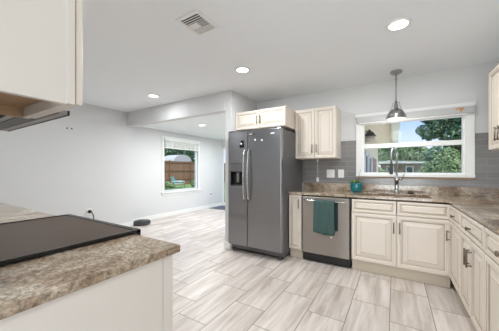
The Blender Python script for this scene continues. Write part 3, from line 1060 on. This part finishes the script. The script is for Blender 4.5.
mb = MB().prism([(-1.753, 1.724), (-1.705, 1.733), (-1.705, 1.722), (-1.753, 1.716)], ry - 0.0065, ry - 0.0075, mapXZ)
build('white_stripe', mb, M['badge'], o, label='white stripe')
for x, z, lb in ((-1.662, 1.640, 'small pale round magnet under the dark strip magnet on the fridge'), (-1.555, 1.630, 'small pale round magnet in the upper middle of the right fridge door')):
    mb = MB().lathe([(0.012, 0), (0.013, 0.003), (0.009, 0.006)], (x, ry - 0.0003, z), 14, axis=(0, -1, 0))
    build('fridge_magnet', mb, M['badge'], label=lb, cat='magnet')

# ================================================================== RANGE
t = empty('range', (-1.44, 0.35, 0), 'black glass top range set in the granite counter at left', 'range')
qx0, qx1 = -1.802, -1.078
mb = MB().box(qx0, 0.03, 0.03, qx1, 0.63, 0.905)
for x in (qx0 + 0.05, qx1 - 0.05):
    for y in (0.08, 0.58):
        mb.lathe([(0.018, 0.0), (0.018, 0.031)], (x, y, 0), 10)
build('body', mb, M['black'], t)
mb = MB().box(qx0, 0.632, 0.22, qx1, 0.668, 0.74, 0.006)
od = build('oven_door', mb, M['steel'], t)
mb = MB().box(qx0 + 0.10, 0.666, 0.32, qx1 - 0.10, 0.6695, 0.62, 0.001)
build('door_glass', mb, M['blackgloss'], od)
mb = MB().tube([(qx0 + 0.05, 0.705, 0.69), (qx1 - 0.05, 0.705, 0.69)], 0.011, 12)
for x in (qx0 + 0.07, qx1 - 0.07):
    mb.tube([(x, 0.667, 0.69), (x, 0.705, 0.69)], 0.009, 10)
build('handle', mb, M['chrome'], od)
mb = MB().box(qx0, 0.632, 0.05, qx1, 0.666, 0.21, 0.005)
build('drawer', mb, M['steel'], t)
mb = MB().box(qx0, 0.632, 0.75, qx1, 0.672, 0.90, 0.004)
cp = build('control_panel', mb, M['blackgloss'], t)
for k in range(5):
    mb = MB().lathe([(0.022, 0), (0.022, 0.012), (0.018, 0.026), (0.004, 0.027)], (qx0 + 0.12 + k * 0.12, 0.672, 0.825), 16, axis=(0, 1, 0))
    build('knob', mb, M['darkgrey'], cp)
kx0, kx1, ky0, ky1 = -1.812, -1.052, 0.028, 0.706
mb = MB().box(kx0 + 0.012, ky0 + 0.012, 0.917, kx1 - 0.012, ky1 - 0.012, 0.9285)
ct = build('cooktop', mb, M['cooktop'], t, label='black ceramic glass top coloured with a brown reflection')
mb = MB().slab([kx0, kx0 + 0.013, kx1 - 0.013, kx1], [ky0, ky0 + 0.013, ky1 - 0.013, ky1], lambda x, y: not (kx0 + 0.013 < x < kx1 - 0.013 and ky0 + 0.013 < y < ky1 - 0.013), 0.916, 0.9335, mapXY, 0.003)
mb.box(kx0, 0.6815, 0.893, kx1, 0.708, 0.9335, 0.005)
build('rim', mb, M['blackgloss'], t, label='raised glossy black rim')
for x, y, r in ((-1.26, 0.20, 0.09), (-1.26, 0.52, 0.11), (-1.62, 0.20, 0.11), (-1.62, 0.52, 0.08)):
    mb = MB().lathe([(r, 0), (r, 0.0003), (r - 0.003, 0.0003), (r - 0.003, 0)], (x, y, 0.9286), 40, close=False)
    build('burner_ring', mb, M['ring'], ct)

# ================================================================== LAMPS AND CEILING
def downlight(x, y, z, label, power=LAMP_W):
    t = empty('ceiling_light', (x, y, z - 0.012), label, 'light', 'recessed ceiling lights')
    mb = MB().lathe([(0.070, 0.002), (0.072, 0.0), (0.090, 0.002), (0.094, 0.0118), (0.070, 0.0118)], (x, y, z - 0.012), 36, close=False)
    build('trim_ring', mb, M['white'], t)
    mb = MB().lathe([(0.071, 0.004), (0.071, 0.011)], (x, y, z - 0.012), 32)
    build('lens', mb, M['lampon'], t)
    ld = bpy.data.lights.new('ceiling_light_glow', 'AREA')
    ld.shape = 'DISK'
    ld.size = 0.14
    ld.energy = power
    ld.color = (0.94, 0.98, 1.0)
    lo = bpy.data.objects.new('ceiling_light_glow', ld)
    lo.parent = t
    lo.location = (0, 0, -0.001)
    COL.objects.link(lo)
downlight(0.027, 2.358, CZ, 'large looking recessed ceiling light nearest the sink at upper right')
downlight(-1.588, 2.428, CZ, 'recessed ceiling light in front of the fridge, middle of the row')
downlight(-3.396, 2.508, CZ, 'farthest recessed ceiling light near the opening at left', 5.5)
downlight(-1.6, 0.85, CZ, 'added unseen fill light above the range aisle')  # downlights from here on are out of view, added as fill
downlight(-3.4, 0.9, CZ, 'added unseen fill light above the far end of the stove counter', 6)
downlight(0.1, -1.3, CZ, 'added unseen fill light in the passage behind the camera')
downlight(-3.7, 4.0, 2.24, 'added unseen fill light in the near half of the far room', 34)  # added to brighten the far room, hidden behind the header
downlight(-3.7, 5.6, 2.24, 'added unseen fill light in the far half of the far room', 34)

# vent
vx0, vx1, vy0, vy1 = -1.53, -1.285, 1.335, 1.610
t = empty('ceiling_vent', ((vx0 + vx1) / 2, (vy0 + vy1) / 2, CZ - 0.02), 'square white metal air vent with slats over a black plate in the ceiling', 'vent')
mb = MB().slab([vx0, vx0 + 0.028, vx1 - 0.028, vx1], [vy0, vy0 + 0.028, vy1 - 0.028, vy1], lambda x, y: not (vx0 + 0.028 < x < vx1 - 0.028 and vy0 + 0.028 < y < vy1 - 0.028), CZ - 0.012, CZ - 0.0005, mapXY, 0.003)
build('frame', mb, M['white'], t)
mb = MB().box(vx0 + 0.027, vy0 + 0.027, CZ - 0.003, vx1 - 0.027, vy1 - 0.027, CZ - 0.0006)  # black plate gives the darkness of the duct by colour
build('duct_black_plate', mb, M['black'], t)
ix0, ix1, iy0, iy1 = vx0 + 0.0285, vx1 - 0.0285, vy0 + 0.0285, vy1 - 0.0285
def slat(x0, y0, x1, y1):
    build('slat', MB().box(x0, y0, CZ - 0.0065, x1, y1, CZ - 0.0038), M['white'], t)
for k in range(3):                       # near rows, wide dark gaps
    y = iy0 + 0.020 + k * 0.024
    slat(ix0, y, ix1, y + 0.007)
ya, yb = iy0 + 0.084, iy0 + 0.150
for k in range(5):                       # right quadrant, upright stripes
    x = ix1 - 0.012 - k * 0.017
    slat(x - 0.003, ya, x + 0.003, yb)
for k in range(5):                       # left quadrant, nearly closed
    x = ix0 + 0.001 + k * 0.0195
    slat(x, ya, x + 0.0175, yb)
for k in range(4):                       # far rows
    y = iy0 + 0.156 + k * 0.0155
    slat(ix0, y, ix1, y + 0.009)

# pendant over the sink
qx, qy = 0.014, 3.48
t = empty('pendant_lamp', (qx, qy, 1.84), 'brushed nickel dome pendant lamp hanging before the kitchen window', 'lamp')
build('canopy', MB().lathe([(0.066, CZ - 0.0005), (0.066, CZ - 0.014), (0.056, CZ - 0.026), (0.016, CZ - 0.030), (0.012, CZ - 0.055), (0.006, CZ - 0.06)], (qx, qy, 0), 30), M['nickel'], t)
build('rod', MB().tube([(qx, qy, CZ - 0.05), (qx, qy, 2.075)], 0.0065, 10), M['nickel'], t)
build('socket_cup', MB().lathe([(0.010, 2.085), (0.014, 2.08), (0.014, 2.045), (0.022, 2.035), (0.024, 1.985), (0.034, 1.975), (0.034, 1.965)], (qx, qy, 0), 24), M['nickel'], t)
mb = MB()
for s in (-1, 1):
    pth = [(qx + s * 0.012, qy, 2.062), (qx + s * 0.036, qy, 2.058), (qx + s * 0.040, qy, 2.02), (qx + s * 0.062, qy, 1.965), (qx + s * 0.098, qy, 1.905), (qx + s * 0.113, qy, 1.876)]
    mb.tube(pth, 0.004, 8)
build('yoke', mb, M['nickel'], t)
prof = [(0.026, 1.985), (0.050, 1.975), (0.072, 1.955), (0.090, 1.925), (0.100, 1.895), (0.098, 1.878), (0.104, 1.872), (0.104, 1.860), (0.100, 1.860), (0.100, 1.866), (0.094, 1.872), (0.082, 1.925), (0.068, 1.952), (0.030, 1.972)]
build('lamp_shade', MB().lathe(prof, (qx, qy, 0), 36, close=False), M['nickel'], t)
build('diffuser', MB().lathe([(0.098, 1.864), (0.1, 1.859), (0.09, 1.849), (0.06, 1.842), (0.01, 1.840)], (qx, qy, 0), 32), M['pendlens'], t)
pl = bpy.data.lights.new('pendant_glow', 'POINT')
pl.energy = 2.5
pl.shadow_soft_size = 0.08
pl.color = (1, 0.96, 0.9)
po = bpy.data.objects.new('pendant_glow', pl)
po.parent = t
po.location = (0, 0, -0.10)
COL.objects.link(po)

# blinds
t = empty('window_blind', (0.16, YW - 0.05, 1.87), 'grey rolled up blind along the top of the kitchen window', 'blind')
mb = MB().box(-0.466, YW - 0.075, 1.888, 0.786, YW - 0.021, 1.966, 0.004)
build('cassette', mb, M['blind'], t)
mb = MB().box(-0.44, YW - 0.062, 1.872, 0.72, YW - 0.028, 1.888, 0.004)
build('bottom_rail', mb, M['blindwhite'], t)
mb = MB().box(0.615, YW - 0.084, 1.934, 0.690, YW - 0.0755, 1.950, 0.003)
mb.box(0.655, YW - 0.082, 1.905, 0.672, YW - 0.0755, 1.936)
build('clip', mb, M['orange'], t, label='small orange clip')
t = empty('window_blind', (XF + 0.04, 4.7, 1.82), 'white slatted blind pulled up in the far room window', 'blind')
mb = MB().box(XF + 0.016, FY0 - 0.02, 1.985, XF + 0.07, FY1 + 0.02, 2.045, 0.004)
build('head_rail', mb, M['blindwhite'], t)
for k in range(12):
    z = 1.812 + k * 0.0145
    mb = MB().prism([(-0.024, -0.003), (0.024, -0.007), (0.024, 0.002), (-0.024, 0.006)], FY0 - 0.01, FY1 + 0.01, lambda u, v, n: (XF + 0.043 + u, n, z + v))
    build('slat', mb, M['blindwhite'], t)
mb = MB().box(XF + 0.02, FY0 - 0.01, 1.788, XF + 0.066, FY1 + 0.01, 1.806, 0.003)
for y in (FY0 + 0.2, FY1 - 0.2):
    mb.box(XF + 0.0695, y, 1.80, XF + 0.071, y + 0.02, 1.986)
build('bottom_rail', mb, M['blindwhite'], t)

# ================================================================== OUTLETS, CORDS, SMALL THINGS
def outlet(x, z, label, switch=False, cat='outlet'):
    y = YW - 0.008
    t = empty('switch_plate' if switch else 'wall_outlet', (x, y, z - 0.06), label, cat)
    w = 0.058 if switch else 0.042
    build('cover_plate', MB().box(x - w, y - 0.006, z - 0.062, x + w, y - 0.0003, z + 0.062, 0.002), M['plate'], t)
    if switch:
        for s in (-0.024, 0.024):
            build('rocker', MB().box(x + s - 0.016, y - 0.009, z - 0.034, x + s + 0.016, y - 0.0062, z + 0.034, 0.002), M['white'], t)
    else:
        for s in (-0.02, 0.02):
            mb = MB().lathe([(0.015, 0), (0.015, 0.002)], (x, y - 0.006, z + s), 16, axis=(0, -1, 0))
            mb.mi = 1
            for q in (-0.005, 0.005):
                mb.box(x + q - 0.001, y - 0.0088, z + s - 0.004, x + q + 0.001, y - 0.0079, z + s + 0.005)
            build('socket', mb, [M['white'], M['black']], t)
outlet(-0.835, 1.165, 'white double switch plate on the grey tile under the wall cabinet', True, 'switch')
outlet(-0.685, 1.165, 'white wall outlet on the grey tile left of the teal pot')
# far room outlet
fo = empty('wall_outlet', (XF, 5.92, 0.40), 'small outlet on the far room wall right of the window', 'outlet')
build('cover_plate', MB().box(XF + 0.0003, 5.88, 0.38, XF + 0.006, 5.96, 0.50, 0.002), M['plate'], fo)
build('socket', MB().box(XF + 0.006, 5.90, 0.40, XF + 0.010, 5.94, 0.48, 0.002), M['darkgrey'], fo)

# light cord with adaptor under the wall cabinet
t = empty('light_cord', (-1.03, YW - 0.02, 1.03), 'thin white cord with a plug hanging below the wall cabinet', 'light_cord')
build('cord', MB().tube([(-1.03, YW - 0.03, 1.384), (-1.032, YW - 0.02, 1.30), (-1.028, YW - 0.018, 1.20), (-1.030, YW - 0.018, 1.10)], 0.0028, 6), M['plate'], t)
build('plug', MB().box(-1.048, YW - 0.033, 1.035, -1.012, YW - 0.009, 1.105, 0.004), M['plate'], t)
build('switch_box', MB().box(-1.044, YW - 0.04, 1.350, -1.016, YW - 0.012, 1.384, 0.003), M['plate'], t)

# plug and cord at the left wall
t = empty('power_plug', (XL, 2.21, 0.35), 'small black plug with dangling cord on the left wall behind the cooktop', 'plug')
build('cover_plate', MB().box(XL + 0.0003, 2.17, 0.38, XL + 0.005, 2.25, 0.50, 0.002), M['plate'], t)
build('plug', MB().lathe([(0.024, 0), (0.032, 0.01), (0.030, 0.04), (0.012, 0.05)], (XL + 0.005, 2.21, 0.445), 14, axis=(1, 0, 0)), M['black'], t)
build('cord', MB().tube([(XL + 0.05, 2.21, 0.445), (XL + 0.07, 2.225, 0.43), (XL + 0.06, 2.26, 0.36), (XL + 0.03, 2.275, 0.15), (XL + 0.03, 2.3, 0.006)], 0.009, 8), M['black'], t)
for y, lb in ((1.86, 'left one of two tiny dark anchor holes on the left wall'), (1.93, 'right one of two tiny dark anchor holes on the left wall')):
    yy = XL * 0.0 + y
    build('wall_anchor', MB().lathe([(0.013, 0), (0.013, 0.003), (0.006, 0.004)], (XL, yy, 1.95), 10, axis=(1, 0, 0)), M['darkgrey'], label=lb, cat='anchor', group='wall anchors')

# robot vacuum
vx, vy = -4.83, 3.27
t = empty('robot_vacuum', (vx, vy, 0), 'round black robot vacuum on the floor by the left wall', 'robot vacuum')
build('body', MB().lathe([(0.165, 0.012), (0.175, 0.02), (0.175, 0.075), (0.168, 0.084), (0.16, 0.086)], (vx, vy, 0), 40), M['black'], t)
build('bumper', MB().lathe([(0.176, 0.022), (0.178, 0.024), (0.178, 0.062), (0.176, 0.064)], (vx, vy, 0), 40, close=False), M['darkgrey'], t)
build('top_plate', MB().lathe([(0.13, 0.086), (0.13, 0.089), (0.05, 0.090), (0.05, 0.095), (0.045, 0.096)], (vx, vy, 0), 32), M['darkgrey'], t)
mb = MB()
for s in (-1, 1):
    mb.lathe([(0.03, -0.012), (0.03, 0.012)], (vx + s * 0.11, vy, 0.0302), 14, axis=(1, 0, 0))
build('wheel', mb, M['black'], t)

# rug in the far room
b = MB().box(-5.04, 5.75, 0.0, -4.30, 6.38, 0.012, 0.004)
build('rug', b, M['rug'], label='dark grey mat on the floor before the far sliding door', cat='rug')

# ================================================================== OUTSIDE THINGS
def cloud(lobes, n, size, seed):
    r = random.Random(seed)
    random.seed(seed)
    mb = MB()
    tot = sum(l[3] ** 2 for l in lobes)
    for (x, y, z, R, fz) in lobes:
        for k in range(int(n * R * R / tot)):
            d = Vector((r.gauss(0, 1), r.gauss(0, 1), r.gauss(0, 1))).normalized()
            q = R * (0.62 + 0.42 * r.random() ** 0.6) * (1 + 0.16 * math.sin(5 * d.x + x) * math.cos(4 * d.z + y))
            c = Vector((x, y, z)) + Vector((d.x * q, d.y * q, d.z * q * fz))
            if c.z < -0.1:
                continue
            mb.leaf(c, size * r.uniform(0.6, 1.4), d + Vector((r.gauss(0, .6), r.gauss(0, .6), r.gauss(0, .6) + 0.3)))
    return mb

def tree(label, base, trunk_h, r, lobes, n, size, m, seed, name='tree', cat='tree', group=None):
    x, y = base
    t = empty(name, (x, y, -0.12), label, cat, group)
    mb = MB().tube([(x, y, -0.12), (x + 0.05, y, trunk_h * 0.5), (x - 0.03, y, trunk_h)], [r, r * 0.8, r * 0.55], 10)
    for k in range(4):
        a = k * 1.7 + seed
        mb.tube([(x, y, trunk_h * 0.8), (x + math.cos(a) * trunk_h * 0.25, y + math.sin(a) * trunk_h * 0.25, trunk_h * 1.25)], [r * 0.5, r * 0.25], 8)
    build('trunk', mb, M['bark'], t)
    build('crown', cloud([(x + a, y + c, z, R, f) for a, c, z, R, f in lobes], n, size, seed), m, t, recalc=False)
    return t

tree('big dark green tree rising past the top right of the kitchen window', (3.7, 21.5), 4.0, 0.25,
     [(-0.8, 0, 5.2, 1.3, 0.9), (0.9, 0.3, 5.6, 1.9, 1.0), (-1.55, -0.3, 4.0, 0.8, 0.8), (0.2, 0, 3.9, 1.4, 0.8), (2.2, 0, 4.2, 1.6, 1.0), (-0.9, 0.2, 6.6, 0.9, 0.8), (-0.1, .5, 7.2, 1.5, 1.0)], 14000, 0.115, M['leafdark'], 11)
tree('low light green shrub below the big tree at the kitchen window', (2.35, 16.2), 0.7, 0.07,
     [(0, 0, 1.25, 0.95, 0.9), (-0.75, 0.3, 0.9, 0.6, 0.9), (0.75, 0, 1.05, 0.7, 0.9), (0.1, 0, 2.0, 0.45, 0.9)], 6000, 0.065, M['leaflight'], 12, 'shrub', 'shrub')
tree('mid green bushy tree left of the shrub behind the low house', (0.2, 50.0), 2.6, 0.3,
     [(0, 0, 4.4, 2.4, 0.8), (-2.4, 0, 3.8, 2.0, 0.8), (2.6, 0, 4.0, 2.2, 0.8)], 5200, 0.26, M['leafmid'], 13)
tree('dark green tree filling the gap at the right of the low house', (8.0, 43.4), 2.4, 0.3,
     [(0, 0, 3.6, 2.4, 0.85), (-2.6, 0, 3.0, 1.8, 0.9), (2.6, 0, 3.9, 2.2, 0.85)], 5200, 0.24, M['leafdark'], 15)
tree('mid green hedge bush beyond the shrub at the right of the kitchen window', (3.55, 18.35), 0.8, 0.1,
     [(0, 0, 1.3, 1.2, 0.9), (-1.2, 0.4, 1.1, 0.9, 0.9), (0.9, 0.2, 1.6, 1.0, 0.9)], 4200, 0.11, M['leafmid'], 16, 'shrub', 'shrub')
tree('small light green bush at the left between the wing and the low house', (-1.35, 24.5), 0.6, 0.07,
     [(0, 0, 0.75, 0.8, 0.9), (0.7, 0, 0.45, 0.5, 0.9)], 1800, 0.10, M['leaflight'], 17, 'shrub', 'shrub')

# low house across the gardens
t = empty('low_house', (1.0, 38, -0.12), 'low brown house with a pale flat roof beyond the kitchen window', 'house')
build('wall', MB().box(-1.6, 36.0, -0.12, 4.0, 40.0, 2.05), M['housebr'], t)
mb = MB().prism([(-2.3, 2.05), (4.6, 2.05), (4.6, 2.15), (-0.5, 2.45), (-2.3, 2.3)], 35.3, 40.6, mapXZ)
build('roof', mb, M['rooflt'], t)
for x0 in (-0.9, 1.2, 2.8):
    w_ = build('window', MB().box(x0, 35.96, 0.8, x0 + 0.8, 35.999, 1.7), M['white'], t)
    build('pane', MB().box(x0 + 0.07, 35.94, 0.87, x0 + 0.73, 35.959, 1.63), M['shade'], w_)

# lantern on the wing wall
lx, ly = -0.45, 5.6
t = empty('wall_lantern', (-0.6, ly, 1.80), 'dark capped wall lantern on the beige wing outside the kitchen window', 'lantern')
build('bracket', MB().tube([(-0.599, ly, 1.93), (-0.54, ly, 2.04), (lx, ly, 2.06)], 0.010, 8).box(-0.5995, ly - 0.04, 1.84, -0.585, ly + 0.04, 1.97), M['brown'], t)
build('cap', MB().lathe([(0.128, 1.93), (0.125, 1.94), (0.085, 1.985), (0.07, 2.02), (0.025, 2.04), (0.012, 2.07)], (lx, ly, 0), 24), M['darkgrey'], t)
build('glass', MB().lathe([(0.085, 1.79), (0.095, 1.80), (0.105, 1.929)], (lx, ly, 0), 20), mat('lantern_glass', rgb(214, 198, 184), 0.3), t)

# fences of the far yard
def fence(name, label, x0, y0, x1, y1, m, n):
    t = empty(name, ((x0 + x1) / 2, (y0 + y1) / 2, -0.12), label, 'fence')
    alongy = abs(y1 - y0) > abs(x1 - x0)
    mb = MB().box(x0 - (0.012 if alongy else 0), y0 - (0 if alongy else 0.012), -0.10, x1 + (0.012 if alongy else 0), y1 + (0 if alongy else 0.012), 2.0)
    build('board_panel', mb, m, t)
    mb = MB()
    for z in (0.35, 1.1, 1.85):
        if alongy:
            mb.box(x0 + 0.0125, y0, z, x1 + 0.055, y1, z + 0.09)
        else:
            mb.box(x0, y0 - 0.055, z, x1, y0 - 0.0125, z + 0.09)
    build('rail', mb, M['wood'], t)
    for k in range(n):
        s = k / (n - 1)
        x, y = x0 + (x1 - x0) * s, y0 + (y1 - y0) * s
        if alongy:
            mb = MB().box(x + 0.056, y - 0.05, -0.12, x + 0.14, y + 0.05, 2.05)
        else:
            mb = MB().box(x - 0.05, y - 0.14, -0.12, x + 0.05, y - 0.056, 2.05)
        build('post', mb, M['wood'], t)
fence('wooden_fence', 'brown wooden board fence seen through the far room window', -16.5, 4.0, -16.5, 21.0, M['fence'], 8)
fence('wooden_fence', 'brown wooden fence beyond the far sliding door', -16.3, 21.2, -5.0, 21.2, M['fencex'], 6)

tree('dark green tree behind the fence in the far room window', (-23.0, 18.0), 2.0, 0.2,
     [(0, 0, 3.6, 2.2, 0.9), (0, -3, 3.4, 2.0, 0.9), (0, 2.6, 3.8, 2.2, 0.9), (0, 5.4, 3.4, 2.0, 0.9), (0, -5.2, 3.2, 1.8, 0.9)], 6000, 0.2, M['leafdark'], 21)
tree('dark green tree beyond the fence at the sliding door', (-12.2, 24.5), 2.0, 0.2,
     [(0, 0, 3.6, 2.0, 0.9), (-2.4, 0, 3.4, 1.8, 0.9), (2.6, 0, 3.2, 1.8, 0.9)], 3600, 0.2, M['leafdark'], 22)
t = empty('garden_shed', (-18.9, 16.7, -0.12), 'white rounded shed roof showing above the fence', 'shed')
pr = [(-1.2, 2.0), (1.2, 2.0)] + [(1.2 * math.cos(PI * k / 12), 2.0 + 0.75 * math.sin(PI * k / 12)) for k in range(1, 12)]
build('roof', MB().prism(pr, -19.8, -18.0, lambda u, v, n: (n, 16.7 + u, v)), M['rooflt'], t)
build('wall', MB().box(-19.7, 15.6, -0.12, -18.1, 17.8, 1.999), M['white'], t)

# low plants on the yard grass
for bx, by, sc, sd_, lb in ((-13.4, 10.95, 0.28, 31, 'low leafy bush just left of the garden chair in the far window'), (-13.2, 13.4, 0.34, 32, 'low leafy bush right of the garden chair in the far window'), (-15.6, 16.6, 0.40, 33, 'low leafy bush at the foot of the fence in the far window')):
    tree(lb, (bx, by), 0.25, 0.03, [(0, 0, 0.22, sc, 0.9), (0.1, sc, 0.15, sc * 0.8, 0.9)], 900, 0.05, M['leaflight'], sd_, 'bush', 'bush')

# garden chair
gx, gy = -13.75, 12.25
t = empty('garden_chair', (gx, gy, -0.12), 'pale teal metal garden chair on the grass by the fence', 'chair')
def cpt(a, c, z):
    ang = math.radians(25)
    a, c, z = a * 0.7, c * 0.7, z * 0.72
    return Vector((gx + a * math.cos(ang) - c * math.sin(ang), gy + a * math.sin(ang) + c * math.cos(ang), z - 0.12))
def cquad(mb, ps, th):
    n = (ps[1] - ps[0]).cross(ps[3] - ps[0]).normalized() * th
    lo = [mb.bm.verts.new(p) for p in ps]
    hi = [mb.bm.verts.new(p + n) for p in ps]
    mb.bm.faces.new(lo[::-1]); mb.bm.faces.new(hi)
    for i in range(4):
        mb.bm.faces.new((lo[i], lo[(i + 1) % 4], hi[(i + 1) % 4], hi[i]))
mb = MB()
cquad(mb, [cpt(-0.35, -0.4, 0.38), cpt(0.5, -0.4, 0.44), cpt(0.5, 0.4, 0.44), cpt(-0.35, 0.4, 0.38)], 0.05)
build('seat', mb, M['chairseat'], t)
mb = MB()
cquad(mb, [cpt(-0.35, -0.4, 0.40), cpt(-0.35, 0.4, 0.40), cpt(-0.68, 0.38, 1.15), cpt(-0.68, -0.38, 1.15)], 0.05)
build('backrest', mb, M['chair'], t)
for s in (-0.44, 0.44):
    build('armrest', MB().tube([cpt(-0.5, s, 0.68), cpt(0.1, s, 0.70), cpt(0.55, s, 0.66)], 0.04, 8), M['chairseat'], t)
    build('leg', MB().tube([cpt(0.5, s, 0.66), cpt(0.55, s, 0.0)], 0.03, 8), M['chair'], t)
    build('leg', MB().tube([cpt(-0.42, s, 0.68), cpt(-0.62, s, 0.0)], 0.03, 8), M['chair'], t)
